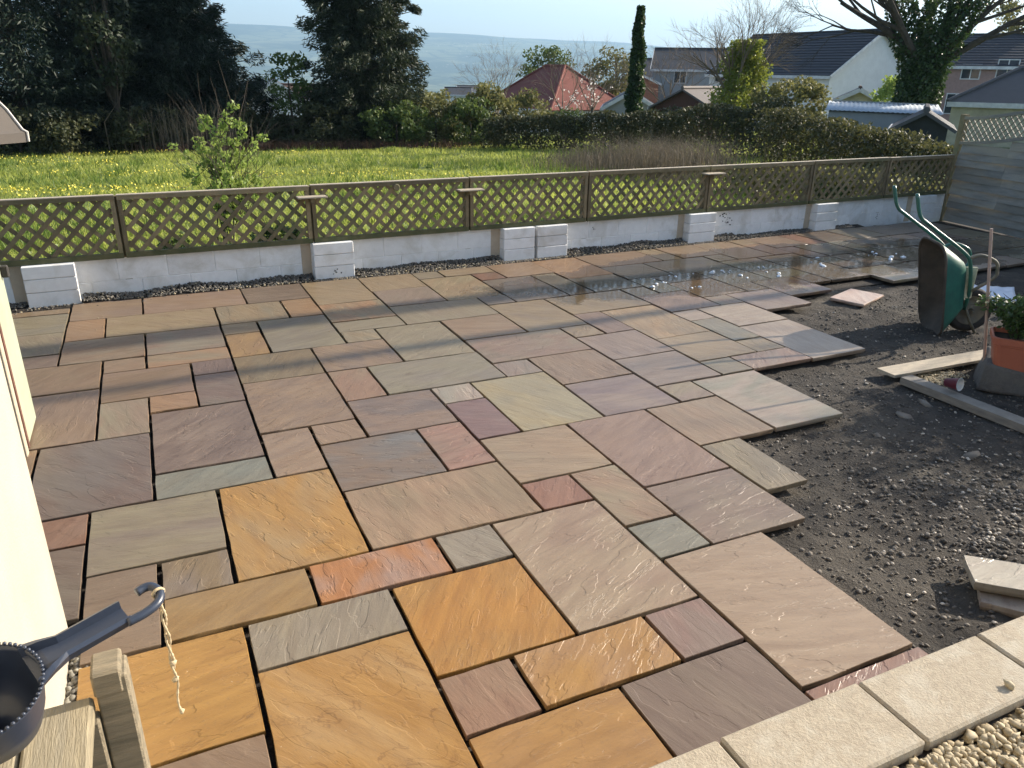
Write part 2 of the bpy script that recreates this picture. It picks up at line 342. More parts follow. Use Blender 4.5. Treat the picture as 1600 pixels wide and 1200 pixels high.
# ------------------------------------------------------------------ patio
PAL = dict(t=(.345, .26, .185), t2=(.35, .235, .165), t3=(.39, .29, .2), s=(.37, .3, .2), g=(.29, .275, .205), g2=(.31, .295, .21), g3=(.3, .285, .245), gg=(.25, .275, .235),
    gs=(.34, .3, .21), p=(.325, .24, .195), p3=(.325, .27, .24), p5=(.285, .22, .19), m=(.25, .165, .17), m2=(.29, .2, .185), k=(.2, .15, .14), k2=(.19, .145, .135), kb=(.21, .17, .145),
    d=(.2, .185, .165), b=(.28, .205, .14), b2=(.26, .2, .15), ol=(.26, .21, .125), y=(.44, .265, .085), y2=(.39, .26, .12), y3=(.37, .245, .09), o=(.46, .235, .1), ot=(.41, .265, .16), r=(.29, .17, .115),
    w=(.46, .4, .35), be=(.4, .325, .245), gy=(.37, .345, .25))
SL = '''-1 19 1 21 t;1 19 4 21 t;4 19 6 21 kb;6 18 8 21 s;8 19 10 21 s;10 20 11 21 g;11 20 13 21 s;12 19 13 20 r;13 19 15 21 t;15 18 17 21 ot;17 19 20 21 t;20 19 21 21 s;21 19 23 21 t;23 18 25 21 t;25 20 26 21 s;
15 16 17 18 d;14 17 15 19 g;14 16 15 17 d;16 15 17 16 g;13 14 16 16 s;12 18 14 19 d;12 16 14 18 d;10 17 12 20 s;8 17 10 19 p3;6 16 8 18 ot;8 15 11 17 g;11 16 12 17 d;11 13 13 16 s;9 13 11 15 t;7 12 9 15 g2;6 15 8 16 g;6 14 7 15 s;4 14 6 17 g;
5 17 6 19 ot;3 17 5 19 s;0 17 3 19 s;-1 17 0 19 ot;-1 15 1 17 b;1 15 3 17 p;1 14 3 15 ot;3 16 4 17 s;3 14 4 16 y2;0 14 1 15 t;0 12 2 14 b;0 10 1 12 p;1 11 2 12 ot;2 13 3 14 k;2 11 3 13 k2;3 12 5 14 ol;5 12 7 14 t;5 10 6 12 t2;6 10 9 12 g;3 9 5 12 t;
5 8 7 10 p;7 9 8 10 w;7 7 8 9 m;8 7 10 10 gy;9 10 10 11 p3;9 11 12 13 p;12 12 13 13 s;13 12 14 14 p;14 11 16 14 s;12 10 14 12 p3;10 9 12 11 t;10 7 12 9 p3;12 8 14 10 p3;12 7 13 8 gs;14 9 16 11 s;16 12 17 13 w;16 10 17 12 g;16 9 17 10 s;14 8 15 9 g;15 8 17 9 p;
16 13 18 15 p;18 14 20 16 t;13 5 15 8 w;11 5 13 7 t;9 4 11 7 p;7 5 9 7 t3;7 4 8 5 r;8 3 9 5 t;9 2 11 4 p5;11 3 12 5 gs;8 2 9 3 gg;6 1 8 4 be;8 -1 10 2 be;4 4 7 6 t3;4 6 6 8 b2;6 6 7 8 p;4 8 5 9 t;3 7 4 9 t;2 4 4 7 y;1 7 3 8 gg;1 8 3 11 k2;-1 7 1 10 k2;0 5 2 7 g2;
0 3 1 5 b2;1 4 2 5 ol;1 3 3 4 y3;3 3 5 4 o;5 3 6 4 g3;4 1 6 3 y;2 2 4 3 g3;0 1 2 3 y;4 0 5 1 t2;5 0 7 1 y;7 0 8 1 m2;17 17 19 19 d;17 15 18 17 g;18 16 20 17 d;19 17 22 19 d;22 18 23 19 g;22 16 24 18 t;20 15 22 17 g;22 15 24 16 g;20 14 21 15 s;21 13 23 15 s;19 12 21 14 p3;18 13 19 14 p;
17 11 19 13 w;17 8 19 11 w;23 14 24 15 t;24 14 26 17 s;24 17 26 18 t;26 19 28 21 t;25 18 26 20 ot;26 17 27 19 p;27 17 29 19 k2;28 19 29 21 r;29 19 31 21 b;29 17 30 19 g;31 19 33 21 g;33 19 35 21 d;35 19 38 21 d;30 17 32 19 d;32 18 34 19 t;32 17 34 18 d;34 17 36 19 k2;36 17 38 19 g;
26 16 27 17 g;27 16 28 17 w;26 15 28 16 p3;28 15 29 17 g;29 15 31 17 d;31 15 33 17 p;33 15 35 17 d;35 15 38 17 g;26 13 28 15 w;28 13 30 15 k2;30 13 32 15 d;32 13 34 15 p3;34 13 37 15 g;-3 20 -1 21 s;-3 18 -1 20 g2;-3 16 -1 18 g2;-3 15 -1 16 kb;-2 13 0 15 b;-2 10 0 13 b2;-2 8 -1 10 b;
-1 6 0 7 r;-2 4 0 6 kb;2 -1 4 2 y;6 -2 8 0 kb;4 -3 6 0 y;0 -1 2 1 b;8 -2 10 -1 r'''
SPECIAL2 = {(3, 3): (.4, .29, .24), (6, 6): (.38, .24, .19), (2, 4): (.42, .3, .15), (14, 11): (.45, .33, .2), (0, 1): (.47, .29, .1), (2, -1): (.47, .33, .16), (4, 1): (.46, .25, .065), (4, 6): (.22, .22, .22), (8, 7): (.42, .35, .2), (8, -2): (.3, .2, .18)}
PU, U0, PV, V0 = .144757*EYE, -.239887*EYE, .142812*EYE, .883975*EYE
def gridpt(i, j):
    X, Y = U0+PU*i, V0+PV*j
    Y2 = Y+.045*max(0, X-3.2)*(Y/8.2)**2*(1 if X < 9 else 1)
    X2 = X+.03*max(0, X-7)
    return X2, Y2
bed = raw('patio', [(-1.6, .75, -.055), (2.3, .75, -.055), (2.35, 2.45, -.06), (2.75, 3.1, -.06), (3.6, 3.75, -.06), (4.3, 4.5, -.06), (4.75, 5.35, -.06), (6.0, 5.75, -.06), (7.0, 5.95, -.06), (11.6, 5.95, -.06), (11.75, 8.55, -.06), (5, 8.35, -.06), (-1.6, 8.2, -.06)], [tuple(range(13))], MAT['bed'], kind='structure')
def outline(w_, h_, jit):
    """irregular hand-cut rectangle, counter-clockwise"""
    pts = []
    cs = [(-w_/2, -h_/2), (w_/2, -h_/2), (w_/2, h_/2), (-w_/2, h_/2)]
    for a, b in zip(cs, cs[1:]+cs[:1]):
        n = max(3, int(math.hypot(b[0]-a[0], b[1]-a[1])/.1))
        for k in range(n):
            t = k/n; x, y = a[0]+(b[0]-a[0])*t, a[1]+(b[1]-a[1])*t
            c = .004 if k == 0 else 0
            pts.append((x*(1-c)+random.uniform(-jit, jit), y*(1-c)+random.uniform(-jit, jit)))
    return pts
def slab_mesh(w_, h_, th=.034, jit=.0022, name='paving_slab'):
    o = outline(w_, h_, jit); n = len(o); vs = []; fs = []
    for s_, z in ((.0016, 0.0), (.0, -.003), (-.0, -th*.55), (.006, -th)):
        for x, y in o:
            sx = x-math.copysign(min(abs(s_), abs(x)), x)*(1 if s_ > 0 else 0); sy = y-math.copysign(min(abs(s_), abs(y)), y)*(1 if s_ > 0 else 0)
            jx = random.uniform(-.003, .003) if z < -.004 else 0
            vs.append((sx+jx, sy+jx, z+(random.uniform(-.0012, .0012) if z == 0 else 0)))
    fs.append(tuple(range(n))); fs.append(tuple(range(4*n-1, 3*n-1, -1)))
    for r_ in range(3):
        for k in range(n): fs.append((r_*n+(k+1) % n, r_*n+k, (r_+1)*n+k, (r_+1)*n+(k+1) % n))
    me = bpy.data.meshes.new(name); me.from_pydata(vs, [], fs); me.update(); me.materials.append(MAT['slab']); return me
def add_slab(x, y, z, w_, h_, rz, c, c2, parent=None, riven=1.0, th=.034, grain=None):
    o = bpy.data.objects.new('paving_slab', slab_mesh(w_, h_, th)); COL.objects.link(o); o.location = (x, y, z)
    o.rotation_euler = (random.uniform(-.0025, .0025), random.uniform(-.0025, .0025), rz)
    o.color = (*c, 1); o['second_colour'] = [*c2]; o['grain'] = grain if grain is not None else random.uniform(0, math.pi); o['riven'] = riven
    if parent: o.parent = parent
    return o
for row in SL.replace('\n', '').split(';'):
    q = row.split()
    if len(q) < 5: continue
    a, b, c_, d_ = map(int, q[:4]); col = PAL[q[4]]
    x0, y0 = gridpt(a, b); x1, y1 = gridpt(c_, b); x2, y2 = gridpt(c_, d_); x3, y3 = gridpt(a, d_)
    cx, cy = (x0+x1+x2+x3)/4, (y0+y1+y2+y3)/4
    wd = math.hypot(x1-x0, y1-y0)-.017+random.uniform(-.005, .004); hh = math.hypot(x3-x0, y3-y0)-.018+random.uniform(-.005, .003)
    if (a, b) == (-3, 20): hh *= .55; cy -= .06
    s_ = random.uniform(.92, 1.06); gm = sum(col)/3; col = tuple(v*s_*random.uniform(.98, 1.02) for v in col); gm = 0 if q[4] in 'yor' else .2; col = tuple((v*(1-gm)+u*gm)*f_ for v, u, f_ in zip(col, (.33, .25, .17), (.7, .635, .555)))
    alt = PAL[random.choice(['t', 's', 'g', 'p', 'k2', 'b'])]; k = random.uniform(.15, .6)
    c2 = tuple(f_*v for v, f_ in zip(SPECIAL2.get((a, b), ()), (.7, .635, .555))) or tuple(v*(1-k)+u*k*random.uniform(.55, .72) for v, u in zip(col, alt))
    add_slab(cx, cy, random.uniform(-.003, .003), wd, hh, math.atan2(y1-y0, x1-x0)+random.uniform(-.003, .003), col, c2, bed, random.choice([.35, .6, 1.0, 1.3]))
# ------------------------------------------------------------------ low white wall with piers
WDIR = Vector((1, .029, 0)).normalized(); WN = Vector((.029, -1, 0)).normalized()      # along the wall, towards the camera
def wallpt(x, off=0.0, z=0.0): return Vector((x, 8.278+.029*x, z))+WN*off
WROT = math.atan2(WDIR.y, WDIR.x)
def wbox(x0, x1, o0, o1, z0, z1, c=.006, mb=None):
    """box along the wall, offsets o towards the camera"""
    mt = Matrix.Translation(wallpt(x0)) @ Matrix.Rotation(WROT, 4, 'Z')
    return (mb or MB()).cbox((0, -o1, z0), ((x1-x0), -o0, z1), c, mt)
PIERS = [(-1.16, -.73), (1.49, 1.92), (3.73, 4.14), (4.175, 4.59), (6.46, 6.9), (8.77, 9.19), (10.95, 11.35)]
wall = empty('boundary_wall', wallpt(5), label='low white painted block wall with piers below the trellis fence', cat='wall')
def under(o, p):
    o.parent = p; o.matrix_parent_inverse = Matrix.Translation(p.location).inverted() if p.rotation_euler.z == 0 else p.matrix_basis.inverted(); return o
core = wbox(-2.6, 11.72, -.1, -.006, -.25, .36, .002).build('wall_core', MAT['white_paint']); under(core, wall)
x = -2.5; k = 0
for zc, z0, z1, ph in ((0, -.21, -.043, .0), (1, -.04, .157, .22), (2, .16, .372, .0)):
    x = -2.6+ph*.9
    while x < 11.7:
        x1 = min(x+.44, 11.72)
        b = wbox(x+.0025, x1-.0025, -.1, random.uniform(-.0015, .0015), z0, z1, .004).build('block', MAT['white_paint']); under(b, wall); x += .445
for a, b in PIERS:
    pr = None
    for z0, z1 in ((-.22, .13), (.134, .255), (.259, .378)):
        j = random.uniform(-.004, .004)
        o = wbox(a+j, b+j, -.1, .125+random.uniform(-.004, .004), z0, z1, .005).build('pier_block' if pr else 'pier', MAT['white_paint'])
        if pr is None: pr = under(o, wall)
        else: o.parent = pr; o.matrix_parent_inverse = Matrix.Translation(wall.location).inverted() @ Matrix.Identity(4); o.matrix_parent_inverse = (Matrix.Translation(-wall.location) @ Matrix.Translation(wall.location))
beige = plain('unpainted_render', (.52, .43, .32), (.45, .37, .28), 9, .85, .3, 60)
for a, b in PIERS:
    o = wbox(a-.1-random.uniform(0, .02), a-.003, -.05, .0045, -.02, .366, .001).build('bare_strip', beige); under(o, wall); o['label'] = 'unpainted beige strip beside a pier'
# rust-coloured drip stains and black flaking where the paint has gone
flk = MB()
for bx, bz, n, s_ in ((7.12, .3, 12, .03), (7.2, .22, 10, .035), (5.05, .27, 5, .018), (1.72, .06, 9, .02), (10.2, .12, 10, .02)):
    for _ in range(n):
        cx_, cz_ = bx+random.gauss(0, s_*1.3), bz+random.gauss(0, s_); r_ = random.uniform(.3, 1)*s_*.45
        off = .0026 if not any(a < cx_ < b for a, b in PIERS) else .1315
        n_ = 7; vs = [wallpt(cx_+r_*math.cos(t*6.283/n_)*random.uniform(.6, 1.3), off, cz_+r_*math.sin(t*6.283/n_)*random.uniform(.5, 1.2)) for t in range(n_)]
        flk.add(vs, [tuple(range(n_))])
fl = flk.build('paint_flakes', plain('bare_dark_patch', (.04, .035, .03), None, 20, .9, 0)); under(fl, wall); fl['label'] = 'dark chipped patches on the white paint'
# ------------------------------------------------------------------ trellis fence: panels of crossed laths
POSTS = [-2.1, -.289, 1.521, 3.318, 4.899, 6.774, 8.647, 10.2, 11.66]
TZ0, TZ1 = .378, .972
wh = ['beside the house wall, leftmost panel', 'left of the shelf bracket, second panel', 'with a round pole end at its top rail, third panel', 'above the double white pier, fourth panel', 'in the middle of the run, fifth panel', 'above the black paint chips, sixth panel', 'behind the barrow handles, seventh panel', 'next to the tall grey panel fence, last panel']
def wp(x, off, z): return wallpt(x, off, z)
for pi in range(len(POSTS)-1):
    x0, x1 = POSTS[pi]+.01, POSTS[pi+1]-.01
    base = wallpt((x0+x1)/2, 0, TZ0)
    pn = empty('trellis_fence', base, 0, label='weathered lattice trellis panel '+wh[pi], cat='trellis', group='trellis panels along the wall')
    def P_(o): o.parent = pn; o.matrix_parent_inverse = Matrix.Translation(-base); return o
    up = Vector((0, 0, 1))
    z1 = TZ1+random.uniform(-.006, .006)
    P_(MB().bar(wp(x0, .03, TZ0+.025), wp(x1, .03, TZ0+.025), .045, .05).build('bottom_rail', MAT['trellis_low']))
    P_(MB().bar(wp(x0, .03, z1-.02), wp(x1, .03, z1-.02), .062, .04).build('top_rail', MAT['trellis']))
    P_(MB().bar(wp(x0, .028, z1+.004), wp(x1, .028, z1+.004), .07, .008).build('cap', MAT['pale_wood']))  # added pale strip: the rail's sunlit top edge put into its colour
    P_(MB().bar(wp(x0+.02, .031, TZ0+.05), wp(x0+.02, .031, z1-.04), .044, .04, WDIR).build('stile', MAT['trellis']))
    P_(MB().bar(wp(x1-.02, .031, TZ0+.05), wp(x1-.02, .031, z1-.04), .044, .04, WDIR).build('stile', MAT['trellis']))
    P_(wbox(POSTS[pi]-.035, POSTS[pi]+.035, -.075, -.004, -.15, .955, .004).build('post', MAT['trellis']))
    zb, zt = TZ0+.05, z1-.04; hgt = zt-zb; a0, a1 = x0+.04, x1-.04; sl_ = 1.0
    sp = .15
    for sgn in (1, -1):
        n0 = int(math.ceil(((a0-hgt) if sgn > 0 else a0)/sp)); n1 = int(((a1) if sgn > 0 else (a1+hgt))/sp)
        for n in range(n0, n1+1):
            c0 = n*sp+random.uniform(-.006, .006)
            pts = []
            # clip x = c0 + sgn*(z-zb) to [a0,a1]
            za, zb2 = zb, zt
            if sgn > 0:
                if c0 < a0: za = zb+(a0-c0)
                if c0+hgt > a1: zb2 = zb+(a1-c0)
            else:
                if c0 > a1: za = zb+(c0-a1)
                if c0-hgt < a0: zb2 = zb+(c0-a0)
            if zb2-za < .05: continue
            off = .037 if sgn > 0 else .026
            p, q = wp(c0+sgn*(za-zb), off, za-.008), wp(c0+sgn*(zb2-zb), off, zb2+.008)
            P_(MB().bar(p, q, .008, .039, WN.cross((q-p).normalized())).build('lath', MAT['trellis']))
bk = ['on the post left of the round pole end', 'on the post above the double pier', 'on the post near the middle of the run']
for k, (xp, z) in enumerate(((1.52, .86), (3.3, .845), (6.78, .885))):
    e = empty('shelf_bracket', wallpt(xp, .05, z), WROT, label='small wooden shelf bracket '+bk[k], cat='bracket', group='shelf brackets on the trellis')
    MB().cbox((-.15, -.13, 0), (.15, .0, .016), .003).build('board', MAT['pale_wood'], e); MB().cbox((-.02, -.1, -.05), (.02, 0, -.001), .003).build('brace', MAT['trellis'], e)
mt = Matrix.Translation(wallpt(2.45, .058, .915)) @ Matrix.Rotation(WROT, 4, 'Z') @ Matrix.Rotation(R(90), 4, 'X')
tag(MB().lathe([(0, .03), (.03, .03), (.036, .024), (.036, -.03), (0, -.03)], 20, mt).build('pole_end', MAT['trellis'], smooth=False), 'round wooden pole end on the trellis top rail', 'pole')
# ------------------------------------------------------------------ tall grey panel fence on the right
A, B = Vector((11.75, 8.6, 0)), Vector((11.38, 6.45, 0)); fd = (B-A).normalized(); fn = Vector((-abs(fd.y), fd.x*(-1 if fd.y > 0 else 1), 0)).normalized()
if fn.x > 0: fn = -fn
pf = empty('panel_fence', A, label='tall grey overlap panel fence with arched lattice top by the wall end', cat='fence')
def PF(o): o.parent = pf; o.matrix_parent_inverse = Matrix.Translation(-A); return o
def fp(t, off, z): return A+fd*t+fn*off+Vector((0, 0, z))
PF(MB().bar(fp(0, 0, -.2), fp(0, 0, 1.58), .09, .09, fd).build('post', MAT['trellis']))
LP = 1.95
PF(MB().bar(fp(LP+.05, 0, -.2), fp(LP+.05, 0, 1.95), .09, .09, fd).build('post', MAT['grey_wood']))
arch = lambda t: 1.16+.23*(3*(t/LP)**2-2*(t/LP)**3)
z = -.04; k = 0
while z < 1.36:
    h_ = random.uniform(.105, .125); t0 = .05
    zt = z+h_
    for t0, t1 in ((.05, LP*.5), (LP*.5, LP)):
        tt = t0
        if zt > arch(t0)-.02:
            tt = next((s for s in np.linspace(t0, t1, 40) if arch(s)-.02 > zt), None)
        if tt is None or t1-tt < .1: continue
        o1 = .04 if k % 2 == 0 else .016
        PF(MB().bar(fp(tt, o1+random.uniform(-.004, .004), z+h_/2), fp(t1, (.016 if k % 2 == 0 else .04), z+h_/2+random.uniform(-.004, .004)), .012, h_*1.12, Vector((0, 0, 1))-fn*.22).build('slat', MAT['grey_wood']))
        k += 1
    z += h_*.93; k += 1
mb = MB(); mb2 = MB(); n = 14
for i in range(n):
    t, t2 = .04+(LP-.04)*i/n, .04+(LP-.04)*(i+1)/n
    mb.bar(fp(t, .03, arch(t)), fp(t2+.004, .03, arch(t2)), .05, .045); mb2.bar(fp(t, .03, arch(t)+.37), fp(t2+.004, .03, arch(t2)+.37), .05, .045)
PF(mb.build('lower_arch_rail', MAT['grey_wood'])); PF(mb2.build('upper_arch_rail', MAT['grey_wood']))
for sgn in (1, -1):
    for n in range(-6, 26):
        c0 = n*.105; zs = []
        for s in np.linspace(0, .8, 60):
            t = c0+sgn*s if sgn > 0 else c0-s+.3
            zz = 1.1+s
            if .05 < t < LP and arch(t)+.02 < zz < arch(t)+.36: zs.append((t, zz))
        if len(zs) < 4: continue
        o1 = .036 if sgn > 0 else .026
        PF(MB().bar(fp(zs[0][0], o1, zs[0][1]), fp(zs[-1][0], o1, zs[-1][1]), .008, .026, fn).build('lath', MAT['grey_wood']))
A2 = fp(LP+.1, 0, 0)
pf2 = empty('panel_fence', A2, label='tall grey fence running on past the right edge of the picture', cat='fence')
for k in range(13):
    o = MB().bar(A2+Vector((0, 0, .08+k*.125))+fn*(.02+.008*(k % 2)), A2+fd*5.2+Vector((0, 0, .08+k*.125))+fn*(.02+.008*(k % 2)), .014, .132).build('slat', MAT['grey_wood']); o.parent = pf2; o.matrix_parent_inverse = Matrix.Translation(-A2)
for t in (1.9, 3.8, 5.3):
    o = MB().bar(A2+fd*t+Vector((0, 0, -.2)), A2+fd*t+Vector((0, 0, 1.75)), .09, .09, fd).build('post', MAT['grey_wood']); o.parent = pf2; o.matrix_parent_inverse = Matrix.Translation(-A2)
# ------------------------------------------------------------------ house corner, door leaf, canopy on the left
hc = px(110, 990, z=0)
hw = empty('rendered_house', (hc.x-2, hc.y-3, 0), label='sunlit cream rendered house wall at the left edge', cat='house')
MB().cbox((-3, -3.0, -.3), (2.0, 3.0, 3.4), .02).build('wall', MAT['render'], hw)
MB().box((-3.2, -3.2, 3.4), (2.25, 3.25, 3.55)).build('roof_edge', MAT['piping'], hw)
dl = empty('door_leaf', (-.87, 5.05, 0), label='pale sage painted door leaf standing open beyond the house corner', cat='door')
MB().cbox((-.02, -.235, .015), (.02, .25, 1.98), .004).build('panel', MAT['sage'], dl)
MB().cbox((.021, -.235, .02), (.03, -.2, 1.97), .002).build('edge_strip', plain('red_brown_edge', (.16, .07, .05), None, 9, .7, .1), dl)
MB().cbox((.0205, .2, .93), (.06, .235, 1.0), .006).build('latch', MAT['rubber'], dl)
MB().cbox((-.028, -.31, -.04), (.024, -.238, 2.0), .004).build('post', MAT['pale_wood'], dl)
tag(MB().tube([wallpt(-1.32, .26, -.1), wallpt(-1.32, .26, .24)], .02, 10).build('white_pipe', MAT['piping']), 'short white pipe standing at the wall foot on the left', 'pipe')
cc = px(44, 222, D=6.2)
cy_ = empty('canopy', (cc.x-1.061, cc.y, 0), R(45), label='taupe fabric canopy with pale piping at the left edge', cat='canopy')
def ring(h, z): return [(-h, -h, z), (h, -h, z), (h, h, z), (-h, h, z)]
prof = [(.75, cc.z), (.752, cc.z+.06), (.735, cc.z+.075), (.69, cc.z+.2), (.6, cc.z+.37), (.4, cc.z+.55), (.02, cc.z+.66)]
vs = []; fs = []
for h, z in prof: vs += ring(h, z)
for i in range(len(prof)-1):
    for k in range(4): fs.append((i*4+k, i*4+(k+1) % 4, i*4+4+(k+1) % 4, i*4+4+k))
raw('fabric', vs, fs, MAT['canvas'], cy_)
for sx, sy in ((1, -1), (1, 1), (-1, 1), (-1, -1)):
    MB().tube([(sx*h*1.003, sy*h*1.003, z+.004) for h, z in prof], .009, 6).build('piping', MAT['piping'], cy_)
MB().tube([(-.35, .1, -.05), (-.35, .1, cc.z+.57)], .025, 10).build('pole', MAT['rubber'], cy_)
# ------------------------------------------------------------------ terrace edge with coping, gravel
raw('terrace', [(.2, -6, .415), (9, -6, .415), (9, 1.13, .415), (.2, 1.13, .415), (.2, -6, -.3), (9, -6, -.3), (9, 1.13, -.3), (.2, 1.13, -.3)], [(0, 1, 2, 3), (2, 6, 7, 3), (3, 7, 4, 0), (1, 5, 6, 2)], MAT['concrete'], kind='structure')
tw = empty('terrace_edge', (2, 1.04, .42), label='raised terrace edge with pale stone coping in the near right corner', cat='edging')
jx = [.2, .68, 1.155, 1.655, 2.165, 2.65, 3.14, 3.63]
for a, b in zip(jx, jx[1:]):
    MB().cbox((a+.004-2, -.115+random.uniform(-.003, .003), random.uniform(-.002, .002)+.005), (b-.004-2, .118, .052+random.uniform(-.002, .002)), .007).build('coping_slab', MAT['coping'], tw)
ICO = None
def stones(name, pts, sizes, mat, flat=.6, sub=1, **k):
    bm = bmesh.new(); bmesh.ops.create_icosphere(bm, subdivisions=sub, radius=1); bv = np.array([v.co[:] for v in bm.verts]); bf = np.array([[v.index for v in f.verts] for f in bm.faces]); bm.free()
    P = np.asarray(pts, float); n = len(P); nv = len(bv)
    sc_ = np.stack([rng.uniform(.7, 1.3, n), rng.uniform(.6, 1.0, n), rng.uniform(flat*.7, flat*1.2, n)], 1)*np.asarray(sizes)[:, None]
    lump = 1+.16*rng.standard_normal((n, nv))
    v = bv[None]*lump[:, :, None]*sc_[:, None, :]
    a = rng.uniform(0, 6.283, n); b = rng.normal(0, .3, n)
    ca, sa, cb, sb = np.cos(a), np.sin(a), np.cos(b), np.sin(b)
    x, y, z = v[..., 0], v[..., 1], v[..., 2]
    x, z = x*cb[:, None]-z*sb[:, None], x*sb[:, None]+z*cb[:, None]
    x, y = x*ca[:, None]-y*sa[:, None], x*sa[:, None]+y*ca[:, None]
    v = np.stack([x, y, z], -1)+P[:, None, :]
    f = bf[None]+(np.arange(n)*nv)[:, None, None]
    return raw(name, v.reshape(-1, 3), f.reshape(-1, 3), mat, None, sub > 1, **k)
n = 6500; X = rng.uniform(1.1, 3.0, n); Y = rng.uniform(.4, .912, n); Z = .42+rng.uniform(0, .028, n)
stones('gravel', np.stack([X, Y, Z], 1), rng.uniform(.008, .0155, n), MAT['stone_pale'], .65, 2, label='cream pea gravel on the terrace in the near corner', cat='gravel', kind='stuff')
stones('pebble', [px(1578, 1070, z=.48)], [.012], MAT['stone_pale'], .7, 2, label='single cream pebble lying on the coping', cat='stone')
# soil stones
n = 42000; X = rng.uniform(2.5, 8.6, n); Y = rng.uniform(1.2, 5.7, n)
keep = []
def on_patio(x, y):
    lim = np.interp(y, [1.2, 1.7, 1.75, 2.45, 2.5, 3.05, 3.08, 3.35, 3.4, 4.2, 4.22, 4.7, 5.3, 5.42, 5.7], [2.54, 2.54, 2.54, 2.54, 2.83, 2.83, 3.14, 3.14, 4.05, 4.05, 5.2, 5.25, 5.5, 5.9, 7.4]); return x < lim
pts = []; sz = []
for x, y in zip(X, Y):
    if on_patio(x, y): continue
    d = math.hypot((x-4.0)*.8, y-1.95); pr = .3+.7*math.exp(-(d/.8)**2)
    if random.random() > pr: continue
    s = random.choice([.004, .005, .006, .007, .009, .013])*(1+.9*math.exp(-(d/.7)**2)*random.random()); pts.append((x, y, soil_z(x, y)+s*.25)); sz.append(s)
stones('soil_stones', pts, sz, MAT['stone_dark'], .6, 1, label='dark crushed stones and grit strewn over the bare soil', cat='grit', kind='stuff')
n = 700; X = np.concatenate([rng.uniform(3.2, 8, 350), rng.normal(4.0, .55, 350)]); Y = np.concatenate([rng.uniform(1.5, 5.5, 350), rng.normal(2.0, .4, 350)]); pts = [(x, y, soil_z(x, y)+.004) for x, y in zip(X, Y) if not on_patio(x, y)]
stones('pale_chips', pts, rng.uniform(.006, .014, len(pts)), leafmat('pale_chips', (.35, .3, .24), (.62, .56, .48), 0, .8), .5, 1, label='pale stone chips scattered on the dark soil', cat='grit', kind='stuff')
for (x_, y_, s, t) in ((1447, 632, .075, 'flat grey cobble lying in the barrow shadow on the soil'), (1412, 650, .07, 'flat oblong stone beside the grey cobble on the soil'), (1373, 683, .06, 'brown flat stone on the soil near the slab corner'), (1513, 713, .07, 'pale split stone in the sunlit patch of soil'), (1470, 718, .035, 'small pale lump in the middle of the soil')):
    p = px(x_, y_, z=-.06); stones('stone', [p], [s*.8], MAT['cobble'], .22, 1, label=t, cat='stone', group='larger stones on the soil')
pts = []
for _ in range(700):
    p = px(random.gauss(1462, 20), random.gauss(588, 6), z=-.06); p.z = soil_z(p.x, p.y)+.008+random.uniform(0, .008); pts.append(p)
stones('gravel', pts, rng.uniform(.006, .012, len(pts)), MAT['stone_pale'], .65, 1, label='small spill of cream gravel between the two boards', cat='gravel', kind='stuff')
# drain gravel along the wall foot, heaped
pts = []; sz = []; pts2 = []; sz2 = []
def heap(x):
    for a, b in PIERS:
        if a-.02 < x < b+.02: return .0
    return 1.0
for _ in range(12000):
    x = random.uniform(-2.0, 9.6); h = heap(x); y_ = random.uniform(-.012, .30); fade = 1 if x < 7.3 else .5
    if h == 0: y_ = random.uniform(.12, .2)
    prof_ = max(0, .075*(1-y_/.22))*h*fade*(.7+.5*mnoise.noise(Vector((x*2, 0, 0))))
    p = wallpt(x, max(.012, y_), prof_-.012+random.uniform(0, .008))
    gy_ = gridpt((x-U0)/PU, 21)[1]
    if p.y < gy_+.012 and random.random() < .96: continue
    if random.random() < (.035 if y_ < .14 else .2) and x < 6.4: pts2.append(p); sz2.append(random.uniform(.008, .014))
    else: pts.append(p); sz.append(random.uniform(.008, .016))
stones('drain_gravel', pts, sz, MAT['gravel_mix'], .7, 1, label='dark gravel banked along the foot of the white wall', cat='gravel', kind='stuff')
stones('drain_gravel', pts2, sz2, MAT['stone_pale'], .7, 1, label='cream pebbles along the slab edge below the white wall', cat='gravel', kind='stuff')
vs = []; fs = []; nx_ = 140
for i in range(nx_):
    x = -2.1+11.9*i/(nx_-1); h = heap(x)*(1 if x < 7.3 else .5)*(.7+.5*mnoise.noise(Vector((x*2, 0, 0))))
    for o_, z in ((0.0, .07), (.08, .045), (.17, .012), (.26, -.03), (.32, -.06)): vs.append(wallpt(x, o_, (z+.0)*max(.15, h)-.016))
for i in range(nx_-1):
    for k in range(4): fs.append((i*5+k, i*5+k+1, i*5+6+k, i*5+5+k))
raw('gravel_bank', vs, fs, MAT['bed'], None, True, kind='structure')
pts = [(-.49+random.uniform(-.035, .04), random.uniform(2.0, 3.0), -.03+random.uniform(0, .02)) for _ in range(500)]
stones('drain_gravel', pts, [random.uniform(.008, .017) for _ in pts], leafmat('house_gravel', (.06, .055, .05), (.5, .46, .36), 0, .85), .7, 1, label='mixed gravel strip between the house wall and the slabs', cat='gravel', kind='stuff')
